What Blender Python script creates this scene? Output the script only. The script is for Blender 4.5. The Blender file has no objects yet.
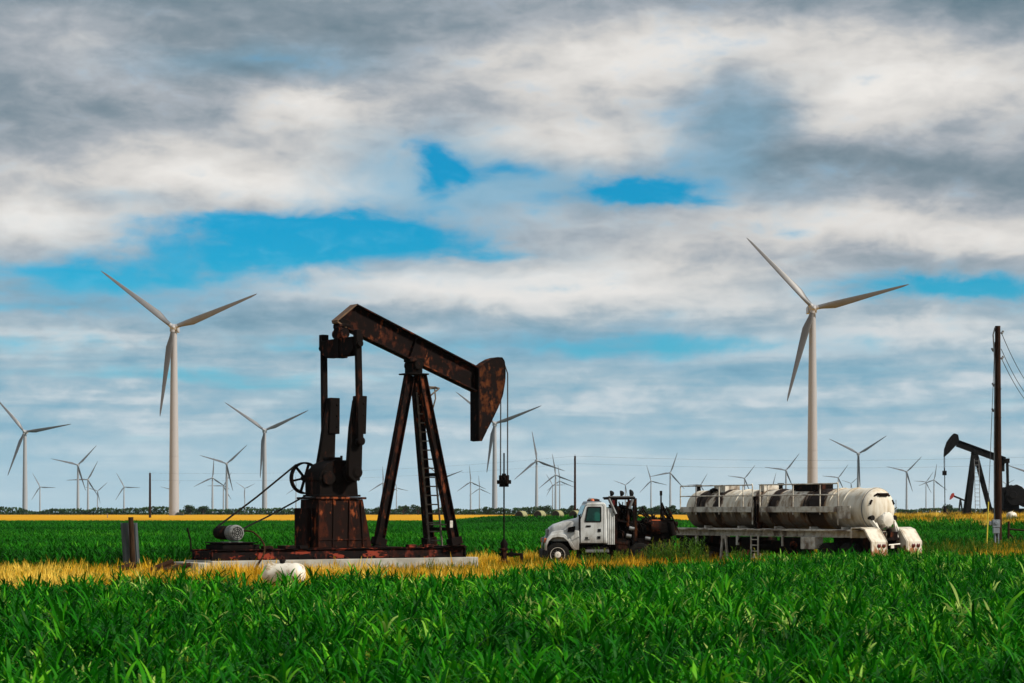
import bpy, bmesh, math, random
import numpy as np
from mathutils import Vector, Matrix

random.seed(7)
rng = np.random.default_rng(11)
R = math.radians
scene = bpy.context.scene
COL = scene.collection

CAM_H, F, HOR = 2.35, 2000.0, 512.0      # eye height (m), focal length in pixels, horizon row

# ------------------------------------------------------------------ camera
cam = bpy.data.cameras.new("camera")
camo = bpy.data.objects.new("camera", cam)
COL.objects.link(camo)
camo.location = (0, 0, CAM_H)
camo.rotation_euler = (R(90), 0, 0)
cam.sensor_width = 36
cam.lens = F * 36 / 1024
cam.shift_y = (HOR - 341.5) / 1024
cam.clip_start = 0.5
cam.clip_end = 30000
cam.dof.use_dof = True
cam.dof.focus_distance = 84
cam.dof.aperture_fstop = 6.3
scene.camera = camo
scene.view_settings.view_transform = 'Standard'
scene.view_settings.look = 'None'
scene.view_settings.exposure = 0
scene.view_settings.gamma = 1
scene.cycles.max_bounces = 6
scene.cycles.volume_bounces = 0
scene.cycles.use_denoising = True

# ------------------------------------------------------------------ node helpers
class S:
    """socket wrapper with arithmetic"""
    def __init__(self, nt, sock): self.nt, self.s = nt, sock
    def _m(self, op, o=None, o2=None):
        n = self.nt.nodes.new("ShaderNodeMath"); n.operation = op
        for i, v in enumerate((self, o, o2)):
            if v is None: continue
            if isinstance(v, S): self.nt.links.new(v.s, n.inputs[i])
            else: n.inputs[i].default_value = v
        return S(self.nt, n.outputs[0])
    def __add__(self, o): return self._m('ADD', o)
    __radd__ = __add__
    def __sub__(self, o): return self._m('SUBTRACT', o)
    def __mul__(self, o): return self._m('MULTIPLY', o)
    __rmul__ = __mul__
    def __truediv__(self, o): return self._m('DIVIDE', o)
    def pw(self, o): return self._m('POWER', o)
    def mn(self, o): return self._m('MINIMUM', o)
    def mx(self, o): return self._m('MAXIMUM', o)
    def ss(self, lo, hi, a=0.0, b=1.0, smooth=True):
        n = self.nt.nodes.new("ShaderNodeMapRange")
        n.interpolation_type = 'SMOOTHSTEP' if smooth else 'LINEAR'
        self.nt.links.new(self.s, n.inputs[0])
        for i, v in enumerate((lo, hi, a, b)): n.inputs[i + 1].default_value = v
        return S(self.nt, n.outputs[0])

def nnoise(nt, vec, scale, detail=4, rough=0.5, dist=0.0, col=False):
    n = nt.nodes.new("ShaderNodeTexNoise")
    if vec is not None: nt.links.new(vec, n.inputs["Vector"])
    n.inputs["Scale"].default_value = scale
    n.inputs["Detail"].default_value = detail
    n.inputs["Roughness"].default_value = rough
    n.inputs["Distortion"].default_value = dist
    return n.outputs["Color"] if col else S(nt, n.outputs["Fac"])

def ncomb(nt, x, y, z):
    n = nt.nodes.new("ShaderNodeCombineXYZ")
    for i, v in enumerate((x, y, z)):
        if isinstance(v, S): nt.links.new(v.s, n.inputs[i])
        else: n.inputs[i].default_value = v
    return n.outputs[0]

def nmap(nt, vec, scale=(1, 1, 1), loc=(0, 0, 0)):
    n = nt.nodes.new("ShaderNodeMapping")
    nt.links.new(vec, n.inputs[0])
    n.inputs["Scale"].default_value = scale
    n.inputs["Location"].default_value = loc
    return n.outputs[0]

def nramp(nt, fac, stops, interp='LINEAR'):
    n = nt.nodes.new("ShaderNodeValToRGB")
    nt.links.new(fac.s, n.inputs[0])
    cr = n.color_ramp; cr.interpolation = interp
    while len(cr.elements) < len(stops): cr.elements.new(0.5)
    for e, (p, c) in zip(cr.elements, sorted(stops, key=lambda q: q[0])):
        e.position = p
        e.color = (*c, 1) if not isinstance(c, (int, float)) else (c, c, c, 1)
    return n.outputs[0]

def nmix(nt, fac, a, b, mode='MIX'):
    n = nt.nodes.new("ShaderNodeMix"); n.data_type = 'RGBA'; n.blend_type = mode
    if isinstance(fac, S): nt.links.new(fac.s, n.inputs[0])
    else: n.inputs[0].default_value = fac
    for i, v in ((6, a), (7, b)):
        if isinstance(v, (tuple, list)): n.inputs[i].default_value = (*v, 1)
        else: nt.links.new(v, n.inputs[i])
    return n.outputs[2]

def nsep(nt, vec):
    n = nt.nodes.new("ShaderNodeSeparateXYZ"); nt.links.new(vec, n.inputs[0])
    return [S(nt, n.outputs[i]) for i in range(3)]

def new_mat(name):
    m = bpy.data.materials.new(name); m.use_nodes = True
    nt = m.node_tree
    bs = nt.nodes["Principled BSDF"]
    tc = nt.nodes.new("ShaderNodeTexCoord")
    return m, nt, bs, tc.outputs["Object"]

def bump(nt, bs, h, strength=0.3, dist=0.02):
    b = nt.nodes.new("ShaderNodeBump")
    b.inputs["Strength"].default_value = strength
    b.inputs["Distance"].default_value = dist
    nt.links.new(h.s, b.inputs["Height"])
    nt.links.new(b.outputs[0], bs.inputs["Normal"])

def mat_plain(name, c0, c1, scale=3, rough=0.6, metal=0, stretch=(1, 1, 1), bumpy=0.15, lo=0.35, hi=0.65, detail=6):
    m, nt, bs, o = new_mat(name)
    n = nnoise(nt, nmap(nt, o, stretch), scale, detail, 0.6)
    nt.links.new(nmix(nt, n.ss(lo, hi), c0, c1), bs.inputs["Base Color"])
    bs.inputs["Roughness"].default_value = rough
    bs.inputs["Metallic"].default_value = metal
    if bumpy: bump(nt, bs, n, bumpy)
    return m

# ------------------------------------------------------------------ world: sky texture + cloud deck
world = bpy.data.worlds.new("World"); scene.world = world
world.use_nodes = True
wn = world.node_tree
for n in list(wn.nodes): wn.nodes.remove(n)
SUN_DIR = Vector((0.92, -0.40, 0.0)).normalized()      # horizontal direction towards the sun
SUN_EL = R(38)
sunaz = math.atan2(SUN_DIR.x, SUN_DIR.y)               # clockwise from +Y
sky = wn.nodes.new("ShaderNodeTexSky")
sky.sky_type = 'NISHITA'; sky.sun_disc = False
sky.sun_elevation = SUN_EL; sky.sun_rotation = sunaz
STR = 0.1
tcw = wn.nodes.new("ShaderNodeTexCoord")
dx, dy, dz = nsep(wn, tcw.outputs["Generated"])
hlen = (dx * dx + dy * dy).pw(0.5)
A = dx._m('ARCTAN2', dy) * 2000.0                      # azimuth, 2000 units per radian
E = dz / hlen.mx(0.02) * 2000.0                        # tangent of the elevation, same unit
zp = dz.mx(0.0) + 0.035
lay = ncomb(wn, dx / zp, dy / zp, 0.0)                 # a flat cloud layer seen in perspective
warp = nnoise(wn, nmap(wn, lay, (0.9, 0.7, 1), (3.1, 7.7, 0)), 1.0, 4, 0.55, 0.3, col=True)
wx, wy, wz = nsep(wn, warp)
soft = nnoise(wn, ncomb(wn, A * 0.012, E * 0.022, 4.0), 1.0, 5, 0.55, 0.4, col=True)
sx_, sy_, sz_ = nsep(wn, soft)
Aw = A + (wx - 0.5) * 130.0 + (sx_ - 0.5) * 110.0
Ew = E + (wy - 0.5) * 36.0 + (sy_ - 0.5) * 44.0

def blobs(lst):
    tot = None
    for (px, py, rx, ry, amp) in lst:
        u = (Aw - (px - 512.0)) / float(rx)
        v = (Ew - (512.0 - py)) / float(ry)
        g = ((u * u + v * v) * -1.0)._m('EXPONENT') * float(amp)
        tot = g if tot is None else tot + g
    return tot

holes = blobs([(435, 171, 28, 25, 1.5), (500, 173, 40, 12, 0.95), (645, 191, 68, 14, 1.55), (570, 205, 40, 10, 0.35), (690, 205, 30, 14, 0.5),
               (350, 238, 125, 20, 1.35), (235, 232, 60, 10, 0.7), (250, 262, 130, 18, 0.95), (110, 284, 130, 17, 0.88), (470, 252, 60, 12, 0.6),
               (955, 292, 95, 14, 1.25), (600, 344, 130, 11, 0.7), (50, 312, 110, 9, 0.55), (760, 345, 120, 9, 0.35),
               (330, 345, 110, 9, 0.45), (720, 238, 70, 10, 0.3), (20, 352, 130, 12, 0.55), (180, 380, 170, 10, 0.5), (400, 380, 120, 9, 0.3),
               (258, 66, 60, 12, 0.38), (230, 220, 30, 6, 0.3)])
bright = blobs([(310, 112, 80, 20, 0.42), (160, 170, 170, 32, 0.32), (590, 62, 150, 40, 0.42), (905, 95, 125, 42, 0.46),
                (45, 232, 90, 22, 0.48), (570, 142, 110, 24, 0.32), (640, 290, 150, 30, 0.36), (840, 232, 140, 22, 0.36),
                (90, 60, 110, 30, 0.12), (300, 190, 140, 20, 0.30), (370, 290, 150, 14, 0.30), (500, 285, 100, 22, 0.3),
                (900, 335, 130, 12, 0.25), (100, 345, 140, 8, 0.22), (990, 245, 90, 16, 0.3), (780, 40, 120, 26, 0.2), (120, 400, 160, 8, 0.15)])
dark = blobs([(-20, -10, 200, 60, 0.30), (1040, -10, 150, 60, 0.30), (330, 38, 170, 40, 0.42), (10, 130, 90, 60, 0.26), (742, 110, 60, 50, 0.42), (960, 180, 150, 24, 0.40),  # first pair of blobs paints a corner vignette into the cloud tone
              (720, 2, 150, 18, 0.36), (1010, 8, 130, 24, 0.36), (480, 30, 70, 50, 0.2), (180, 75, 120, 20, 0.22),
              (830, 165, 120, 18, 0.25), (450, 125, 70, 20, 0.12), (520, 330, 200, 12, 0.2), (180, 305, 120, 10, 0.22),
              (830, 265, 170, 8, 0.16), (130, 6, 160, 20, 0.22), (120, 130, 80, 18, 0.14), (300, 320, 180, 8, 0.14)])
n1 = nnoise(wn, nmap(wn, lay, (0.8, 0.85, 1), (1.3, 0.4, 0)), 1.1, 5, 0.5, 0.25)
n2 = nnoise(wn, nmap(wn, lay, (0.6, 0.8, 1), (9.0, 2.2, 0)), 1.5, 4, 0.45, 0.2)
n3 = nnoise(wn, ncomb(wn, A * 0.0085, E * 0.022, 1.0), 1.0, 4, 0.5, 0.3)
n4 = nnoise(wn, ncomb(wn, A * 0.022, E * 0.046, 6.0), 1.0, 7, 0.58, 0.25)
streak = nnoise(wn, ncomb(wn, A * 0.0040, E * 0.040, 2.0), 1.0, 4, 0.5, 0.3)
low = E.ss(275.0, 110.0)                               # the bank of thin streaks above the horizon
infront = dy.ss(-0.1, 0.5)
hole_m = (holes * infront + (n1 - 0.5) * 1.0 + (n3 - 0.5) * 1.0 + (n4 - 0.5) * 1.3).ss(0.06, 1.08)
veil = (blobs([(560, 192, 230, 30, 0.55), (430, 172, 110, 46, 0.6), (742, 130, 80, 60, 0.5), (300, 255, 260, 34, 0.6), (258, 66, 130, 20, 0.45), (100, 300, 200, 30, 0.5), (940, 292, 150, 22, 0.5), (620, 345, 220, 20, 0.5), (130, 205, 60, 12, 0.3)]) * infront + (n3 - 0.5) * 0.5 + (n4 - 0.5) * 0.3).ss(0.0, 0.85, 0.0, 0.75)
b = (bright * 1.12 - dark * 0.80) * infront + (n2 - 0.5) * 0.34 + (n3 - 0.5) * 0.60 + (n4 - 0.5) * 0.55 + 0.485
b = b + low * ((streak - 0.5) * 1.05 + (n4 - 0.5) * 0.2)
k = 1.0 / STR
def cc(r, g, bb): return (r * k, g * k, bb * k)
ramp = nramp(wn, b, [(0.0, (0.130, 0.205, 0.255)), (0.26, (0.240, 0.300, 0.350)), (0.46, (0.390, 0.425, 0.465)),
                     (0.70, (0.655, 0.640, 0.620)), (1.0, (0.86, 0.83, 0.79))])
cloud_hi = nmix(wn, 1.0, ramp, (k, k, k), 'MULTIPLY')
ramp_low = nramp(wn, b, [(0.05, (0.12, 0.33, 0.48)), (0.32, (0.215, 0.425, 0.555)), (0.54, (0.365, 0.515, 0.605)), (0.74, (0.60, 0.675, 0.72)), (1.0, (0.74, 0.735, 0.73))])
cloud_lo = nmix(wn, 1.0, ramp_low, (k, k, k), 'MULTIPLY')
cloud = nmix(wn, low, cloud_hi, cloud_lo)
blue = nmix(wn, 1.0, sky.outputs[0], (0.002, 0.79, 1.14), 'MULTIPLY')
blue = nmix(wn, E.ss(290.0, 120.0, 0.0, 0.38), blue, cc(0.10, 0.55, 0.76))
blue = nmix(wn, n4.ss(0.48, 0.78, 0.0, 0.22), blue, cc(0.22, 0.56, 0.76))
cloud = nmix(wn, veil, cloud, cc(0.18, 0.44, 0.63))
colr = nmix(wn, hole_m * low.ss(0, 1, 1.0, 0.85), cloud, blue)
hazec = nmix(wn, A.ss(-500.0, 500.0), cc(0.48, 0.68, 0.78), cc(0.66, 0.77, 0.81))
colr = nmix(wn, E.ss(120.0, -5.0, 0.0, 0.80), colr, hazec)
bg = wn.nodes.new("ShaderNodeBackground"); bg.inputs[1].default_value = STR
wn.links.new(colr, bg.inputs[0])
wo = wn.nodes.new("ShaderNodeOutputWorld"); wn.links.new(bg.outputs[0], wo.inputs[0])

sl = bpy.data.lights.new("sun", 'SUN'); sl.energy = 5.0; sl.angle = R(2.0); sl.color = (1.0, 0.92, 0.80)
so = bpy.data.objects.new("sun", sl); COL.objects.link(so)
sun_vec = Vector((SUN_DIR.x * math.cos(SUN_EL), SUN_DIR.y * math.cos(SUN_EL), math.sin(SUN_EL)))
so.rotation_euler = sun_vec.to_track_quat('Z', 'Y').to_euler()
so.location = (60, -60, 80)

# ------------------------------------------------------------------ mesh helpers
def mesh_from(name, v, f, mat, smooth=40, bevel=0.0):
    me = bpy.data.meshes.new(name)
    me.from_pydata([tuple(p) for p in v], [], f)
    if bevel:
        bm = bmesh.new(); bm.from_mesh(me)
        bmesh.ops.recalc_face_normals(bm, faces=bm.faces)
        es = [e for e in bm.edges if len(e.link_faces) == 2 and e.calc_face_angle(0) > R(40)]
        bmesh.ops.bevel(bm, geom=es, offset=bevel, segments=1, affect='EDGES', clamp_overlap=True)
        bm.to_mesh(me); bm.free()
    else:
        bm = bmesh.new(); bm.from_mesh(me)
        bmesh.ops.recalc_face_normals(bm, faces=bm.faces)
        bm.to_mesh(me); bm.free()
    if smooth:
        me.polygons.foreach_set("use_smooth", [True] * len(me.polygons))
        me.set_sharp_from_angle(angle=R(smooth))
    me.materials.append(mat)
    return me

class MB:
    def __init__(self): self.v, self.f = [], []
    def add(self, v, f):
        b = len(self.v)
        self.v += [Vector(p) for p in v]
        self.f += [tuple(i + b for i in q) for q in f]
        return self
    def box(self, c, s, rot=None):
        hx, hy, hz = s[0] / 2, s[1] / 2, s[2] / 2
        pts = [Vector((x, y, z)) for x in (-hx, hx) for y in (-hy, hy) for z in (-hz, hz)]
        if rot is not None: pts = [rot @ p for p in pts]
        c = Vector(c)
        return self.add([p + c for p in pts], [(0, 1, 3, 2), (4, 6, 7, 5), (0, 4, 5, 1), (2, 3, 7, 6), (0, 2, 6, 4), (1, 5, 7, 3)])
    def span(self, a, b):
        a, b = Vector(a), Vector(b)
        return self.box((a + b) / 2, [abs(q) for q in (b - a)])
    def prism(self, poly, y0, y1):
        n = len(poly)
        v = [(x, y0, z) for x, z in poly] + [(x, y1, z) for x, z in poly]
        f = [tuple(range(n)), tuple(range(2 * n - 1, n - 1, -1))]
        f += [(i, (i + 1) % n, (i + 1) % n + n, i + n) for i in range(n)]
        return self.add(v, f)
    def cyl(self, p0, p1, r0, r1=None, n=14, caps=True):
        r1 = r0 if r1 is None else r1
        return self.tube([p0, p1], [r0, r1], n, caps)
    def tube(self, pts, r, n=8, caps=True):
        pts = [Vector(p) for p in pts]
        if not isinstance(r, (list, tuple)): r = [r] * len(pts)
        up = None; rings = []
        for i, p in enumerate(pts):
            d = (pts[min(i + 1, len(pts) - 1)] - pts[max(i - 1, 0)]).normalized()
            if up is None: up = d.orthogonal().normalized()
            up = (up - d * up.dot(d)).normalized()
            s = d.cross(up)
            rings.append([p + (up * math.cos(2 * math.pi * j / n) + s * math.sin(2 * math.pi * j / n)) * r[i] for j in range(n)])
        v = [q for rg in rings for q in rg]; f = []
        for i in range(len(pts) - 1):
            for j in range(n):
                f.append((i * n + j, i * n + (j + 1) % n, (i + 1) * n + (j + 1) % n, (i + 1) * n + j))
        if caps: f += [tuple(range(n)), tuple(range((len(pts) - 1) * n, len(pts) * n))]
        return self.add(v, f)
    def lathe(self, prof, origin, axis, n=28, caps=True):
        o, ax = Vector(origin), Vector(axis).normalized()
        pts = [o + ax * h for h, r in prof]
        up = ax.orthogonal().normalized(); s = ax.cross(up)
        v = [p + (up * math.cos(2 * math.pi * j / n) + s * math.sin(2 * math.pi * j / n)) * max(r, 0.002) for p, (h, r) in zip(pts, prof) for j in range(n)]
        f = []
        for i in range(len(pts) - 1):
            for j in range(n):
                f.append((i * n + j, i * n + (j + 1) % n, (i + 1) * n + (j + 1) % n, (i + 1) * n + j))
        if caps: f += [tuple(range(n)), tuple(range((len(pts) - 1) * n, len(pts) * n))]
        return self.add(v, f)
    def bar(self, p0, p1, w, h, side=(0, 1, 0)):
        p0, p1 = Vector(p0), Vector(p1)
        d = (p1 - p0); L = d.length; d.normalize()
        sd = Vector(side); sd = (sd - d * sd.dot(d)).normalized()
        u = d.cross(sd)
        m = Matrix((d, sd, u)).transposed()
        return self.box((p0 + p1) / 2, (L, w, h), m)
    def ibeam(self, p0, p1, w, h, t=0.03, side=(0, 1, 0)):
        p0, p1 = Vector(p0), Vector(p1); d = (p1 - p0).normalized()
        sd = Vector(side); sd = (sd - d * sd.dot(d)).normalized(); u = d.cross(sd)
        self.bar(p0, p1, t, h - 2 * t - 0.002, side)
        for q in (-1, 1): self.bar(p0 + u * q * (h / 2 - t / 2), p1 + u * q * (h / 2 - t / 2), w, t, side)
        return self
    def ring(self, c, axis, r, w, t, n=32):
        return self.lathe([(-w / 2, r - t), (-w / 2, r), (w / 2, r), (w / 2, r - t), (-w / 2, r - t)], c, axis, n, caps=False)
    def build(self, name, mat, parent=None, smooth=40, bevel=0.0):
        o = bpy.data.objects.new(name, mesh_from(name, self.v, self.f, mat, smooth, bevel))
        COL.objects.link(o)
        if parent is not None: o.parent = parent
        return o

def tag(o, label=None, cat=None, group=None, kind=None):
    if label: o["label"] = label
    if cat: o["category"] = cat
    if group: o["group"] = group
    if kind: o["kind"] = kind
    return o

def thing(name, label, cat, loc=(0, 0, 0), rotz=0, group=None):
    o = bpy.data.objects.new(name, None); COL.objects.link(o)
    o.empty_display_size = 0.3
    o.location = loc; o.rotation_euler = (0, 0, rotz)
    return tag(o, label, cat, group)

def copy_tree(o, parent=None):
    c = o.copy(); COL.objects.link(c)
    if parent is not None: c.parent = parent
    for ch in list(o.children): copy_tree(ch, c)
    return c

class Frame:
    """turns a reading taken on the photograph into (x, z) on the local plane y = const of a placed thing"""
    def __init__(self, X0, Y0, rotz): self.X0, self.Y0, self.c, self.s = X0, Y0, math.cos(rotz), math.sin(rotz)
    def __call__(self, px, py, y=0.0):
        q = (px - 512.0) / F
        x = (q * (self.Y0 + y * self.c) - self.X0 + y * self.s) / (self.c - q * self.s)
        d = self.Y0 + x * self.s + y * self.c
        return (x, CAM_H + (HOR - py) / F * d)
    def p(self, px, py, y=0.0):
        x, z = self(px, py, y); return Vector((x, y, z))

def at(px, Y): return (px - 512.0) / F * Y

def gz(x, y):
    """ground height: flat, with a low raised well pad to the right"""
    r2 = ((x - 60) / 34.0) ** 2 + ((y - 230) / 46.0) ** 2
    q2 = ((x - 9) / 19.0) ** 2 + ((y - 345) / 38.0) ** 2          # gentle swell under the hay bales
    return 1.85 * np.exp(-(r2 ** 2)) + 1.12 * np.exp(-(q2 ** 2))

# ------------------------------------------------------------------ materials
def mat_rust(name, base_dark, rust, hot, amt=0.5, streak=(1, 1, 0.35), scale=2.2, paint=None):
    m, nt, bs, o = new_mat(name)
    n = nnoise(nt, nmap(nt, o, streak), scale, 8, 0.65, 0.4)
    n2 = nnoise(nt, nmap(nt, o, (1, 1, 0.6), (5, 2, 1)), scale * 2.7, 6, 0.6)
    n3 = nnoise(nt, nmap(nt, o, (1, 1, 0.25), (1, 9, 4)), scale * 0.8, 5, 0.6)
    c = nmix(nt, (n + (n2 - 0.5) * 0.5).ss(0.62 - amt * 0.3, 0.80 - amt * 0.3), base_dark, rust)
    c = nmix(nt, (n3 + (n2 - 0.5) * 0.7).ss(0.58, 0.72, 0, 0.85), c, hot)
    if paint is not None:
        c = nmix(nt, (nnoise(nt, nmap(nt, o, (0.5, 1, 1.4), (3, 3, 8)), 2.4, 6, 0.65)).ss(0.56, 0.61), c, paint)
    nt.links.new(c, bs.inputs["Base Color"])
    bs.inputs["Roughness"].default_value = 0.85
    bs.inputs["Specular IOR Level"].default_value = 0.08
    bump(nt, bs, n2, 0.35, 0.015)
    return m

M = {}
M['rust'] = mat_rust("rusty_steel", (0.006, 0.0035, 0.003), (0.050, 0.015, 0.008), (0.16, 0.042, 0.016), 0.42)
M['rust_dark'] = mat_rust("blackened_steel", (0.005, 0.0035, 0.003), (0.016, 0.007, 0.005), (0.055, 0.018, 0.010), 0.32)
M['rust_beam'] = mat_rust("rusty_beam", (0.006, 0.0035, 0.003), (0.045, 0.013, 0.007), (0.18, 0.048, 0.016), 0.45, (0.7, 1, 0.7), 1.8)
M['rust_head'] = mat_rust("rusty_horsehead", (0.006, 0.0035, 0.003), (0.075, 0.022, 0.007), (0.16, 0.048, 0.014), 0.58, (1, 1, 0.8), 2.0)
M['rust_base'] = mat_rust("peeling_red_base", (0.006, 0.004, 0.004), (0.022, 0.007, 0.005), (0.12, 0.025, 0.016), 0.45, (0.5, 1, 1), 2.0, paint=(0.21, 0.036, 0.020))
M['rust_box'] = mat_rust("rust_streaked_pedestal", (0.010, 0.005, 0.004), (0.045, 0.011, 0.005), (0.27, 0.066, 0.022), 0.40, (1, 1, 0.22), 1.9)
M['cap_plate'] = mat_plain("tan_rust_plate", (0.16, 0.085, 0.035), (0.09, 0.045, 0.02), 3, 0.7)
M['black'] = mat_plain("black_paint", (0.005, 0.005, 0.006), (0.010, 0.009, 0.009), 4, 0.75)
M['black'].node_tree.nodes["Principled BSDF"].inputs["Specular IOR Level"].default_value = 0.1
M['rubber'] = mat_plain("rubber", (0.006, 0.006, 0.006), (0.014, 0.012, 0.010), 6, 0.9)
M['rubber'].node_tree.nodes["Principled BSDF"].inputs["Specular IOR Level"].default_value = 0.12
M['motor'] = mat_plain("grey_motor_paint", (0.22, 0.235, 0.23), (0.11, 0.115, 0.11), 6, 0.6)
M['ladder'] = mat_plain("worn_ladder_steel", (0.16, 0.13, 0.10), (0.06, 0.04, 0.028), 5, 0.7)
M['concrete'] = mat_plain("concrete", (0.36, 0.35, 0.31), (0.26, 0.25, 0.22), 1.5, 0.9, 0, (1, 1, 2))
M['steel'] = mat_plain("grey_steel", (0.22, 0.23, 0.24), (0.14, 0.14, 0.14), 5, 0.5, 0.3)
M['sign_sheet'] = mat_plain("dull_sign_sheet", (0.10, 0.125, 0.145), (0.045, 0.055, 0.065), 3, 0.6, 0.2, (3, 3, 0.3))
M['galv'] = mat_plain("galvanised_sheet", (0.25, 0.29, 0.33), (0.19, 0.22, 0.25), 3, 0.45, 0.3, (2, 2, 0.4))
M['wood'] = mat_plain("weathered_post", (0.050, 0.028, 0.015), (0.020, 0.012, 0.008), 4, 0.9, 0, (6, 6, 0.6), 0.4)
M['pole'] = mat_plain("creosote_pole", (0.045, 0.020, 0.011), (0.012, 0.007, 0.005), 3, 0.85, 0, (5, 5, 0.3), 0.4)
M['plank'] = mat_plain("rotten_plank", (0.055, 0.026, 0.012), (0.02, 0.010, 0.006), 3, 0.9, 0, (0.5, 5, 5), 0.4)
M['wire'] = mat_plain("wire", (0.03, 0.03, 0.035), (0.04, 0.04, 0.045), 2, 0.6, 0, bumpy=0)
M['turb'] = mat_plain("turbine_tower_paint", (0.36, 0.365, 0.385), (0.32, 0.325, 0.345), 0.15, 0.5, 0, (1, 1, 0.2), 0)
M['blade'] = mat_plain("turbine_blade_paint", (0.12, 0.125, 0.135), (0.10, 0.105, 0.115), 0.2, 0.45, 0, bumpy=0)
M['white_drum'] = mat_plain("white_plastic_stained", (0.74, 0.70, 0.60), (0.36, 0.26, 0.14), 4, 0.5, 0, (1, 1, 1), 0.2, 0.48, 0.66)
M['yellow'] = mat_plain("yellow_plastic", (0.62, 0.50, 0.03), (0.5, 0.4, 0.03), 3, 0.5, 0, bumpy=0)
M['red_head'] = mat_plain("red_paint", (0.30, 0.02, 0.02), (0.2, 0.015, 0.015), 1, 0.5)
M['orange'] = mat_plain("amber_plastic", (0.60, 0.12, 0.02), (0.45, 0.09, 0.02), 8, 0.4)
M['redlens'] = mat_plain("dark_red_lens", (0.12, 0.012, 0.010), (0.08, 0.01, 0.01), 8, 0.3, bumpy=0)
M['tagwhite'] = mat_plain("white_tag", (0.6, 0.58, 0.52), (0.4, 0.38, 0.33), 8, 0.6)
M['green_box'] = mat_plain("dark_green_box", (0.02, 0.035, 0.02), (0.03, 0.045, 0.03), 1, 0.6)

def mat_truck():
    m, nt, bs, o = new_mat("dirty_white_truck_paint")
    x, y, z = nsep(nt, o)
    n = nnoise(nt, nmap(nt, o, (1, 1, 0.5)), 3.0, 7, 0.65)
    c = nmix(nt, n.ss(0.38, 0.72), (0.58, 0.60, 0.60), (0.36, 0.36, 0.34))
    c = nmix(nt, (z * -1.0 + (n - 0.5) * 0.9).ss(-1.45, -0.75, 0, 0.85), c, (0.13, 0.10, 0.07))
    nt.links.new(c, bs.inputs["Base Color"])
    bs.inputs["Roughness"].default_value = 0.38
    return m
M['truck'] = mat_truck()

def mat_tank():
    m, nt, bs, o = new_mat("oil_stained_white_tank")
    x, y, z = nsep(nt, o)
    n = nnoise(nt, nmap(nt, o, (1.0, 1.0, 0.35)), 2.6, 7, 0.62)
    n2 = nnoise(nt, nmap(nt, o, (2.2, 1.4, 0.25), (3, 3, 3)), 2.0, 6, 0.6)
    t = (x + (n - 0.5) * 0.9 + (n2 - 0.5) * 0.5) * (1 / 11.6) + 0.5
    bands = nramp(nt, t, [(0.0, 0.12), (0.035, 0.05), (0.06, 0.76), (0.115, 0.72), (0.135, 0.22), (0.155, 0.2), (0.175, 0.92), (0.20, 0.85), (0.225, 0.03),
                          (0.37, 0.02), (0.40, 0.60), (0.44, 0.55), (0.455, 0.08), (0.485, 0.08), (0.50, 0.92), (0.535, 0.85), (0.56, 0.25),
                          (0.62, 0.36), (0.68, 0.30), (0.71, 0.84), (0.795, 0.84), (0.82, 0.10), (0.9, 0.04), (1.0, 0.0)])
    bsx = nt.nodes.new("ShaderNodeRGBToBW"); nt.links.new(bands, bsx.inputs[0])
    bm_ = S(nt, bsx.outputs[0])
    base = nmix(nt, n2.ss(0.40, 0.68), (0.66, 0.62, 0.53), (0.46, 0.38, 0.27))
    base = nmix(nt, n2.ss(0.55, 0.75, 0, 0.6) * x.ss(4.3, 3.2), base, (0.24, 0.115, 0.045))
    grime = (z * -1.0 + (n2 - 0.5) * 1.0).ss(-0.02, 0.30) * x.ss(4.9, 4.0, 0.15, 0.88)
    c = nmix(nt, grime, base, (0.070, 0.046, 0.028))
    n6 = nnoise(nt, nmap(nt, o, (3.0, 3.0, 0.22), (1, 7, 2)), 2.2, 6, 0.62)
    st_ = bm_ + (n2 - 0.5) * 0.7 + (n6 - 0.5) * 0.9
    c = nmix(nt, st_.ss(0.22, 0.55, 0, 0.85), c, (0.14, 0.068, 0.028))
    c = nmix(nt, st_.ss(0.44, 0.74) * z.ss(-0.75, -0.2, 0.6, 1.0), c, (0.016, 0.009, 0.006))
    nt.links.new(c, bs.inputs["Base Color"])
    bs.inputs["Roughness"].default_value = 0.6
    bs.inputs["Specular IOR Level"].default_value = 0.15
    bump(nt, bs, n2, 0.08, 0.01)
    return m
M['tank'] = mat_tank()
def mat_rail():
    m, nt, bs, o = new_mat("rust_specked_white_steel")
    n = nnoise(nt, o, 4.5, 7, 0.65)
    n2 = nnoise(nt, nmap(nt, o, (1, 1, 0.4), (4, 1, 2)), 1.3, 5, 0.6)
    c = nmix(nt, n.ss(0.40, 0.68), (0.60, 0.57, 0.50), (0.34, 0.27, 0.19))
    c = nmix(nt, n2.ss(0.50, 0.64, 0, 0.9), c, (0.085, 0.045, 0.024))
    nt.links.new(c, bs.inputs["Base Color"]); bs.inputs["Roughness"].default_value = 0.55
    return m
M['rail'] = mat_rail()
def mat_fender():
    m, nt, bs, o = new_mat("rust_bottomed_white_fender")
    x, y, z = nsep(nt, o)
    n = nnoise(nt, nmap(nt, o, (1, 1, 0.6)), 4.0, 7, 0.65)
    c = nmix(nt, n.ss(0.42, 0.70), (0.60, 0.56, 0.47), (0.36, 0.29, 0.20))
    n5 = nnoise(nt, nmap(nt, o, (1, 1, 0.4), (2, 5, 1)), 7.0, 6, 0.65)
    c = nmix(nt, (z * -1.0 + (n - 0.5) * 1.5 + (n5 - 0.5) * 1.2).ss(-0.98, -0.72), c, (0.24, 0.085, 0.016))
    c = nmix(nt, n5.ss(0.60, 0.70, 0, 0.8) * z.ss(1.3, 0.9), c, (0.10, 0.04, 0.014))
    nt.links.new(c, bs.inputs["Base Color"]); bs.inputs["Roughness"].default_value = 0.5
    return m
M['fender'] = mat_fender()
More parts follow.
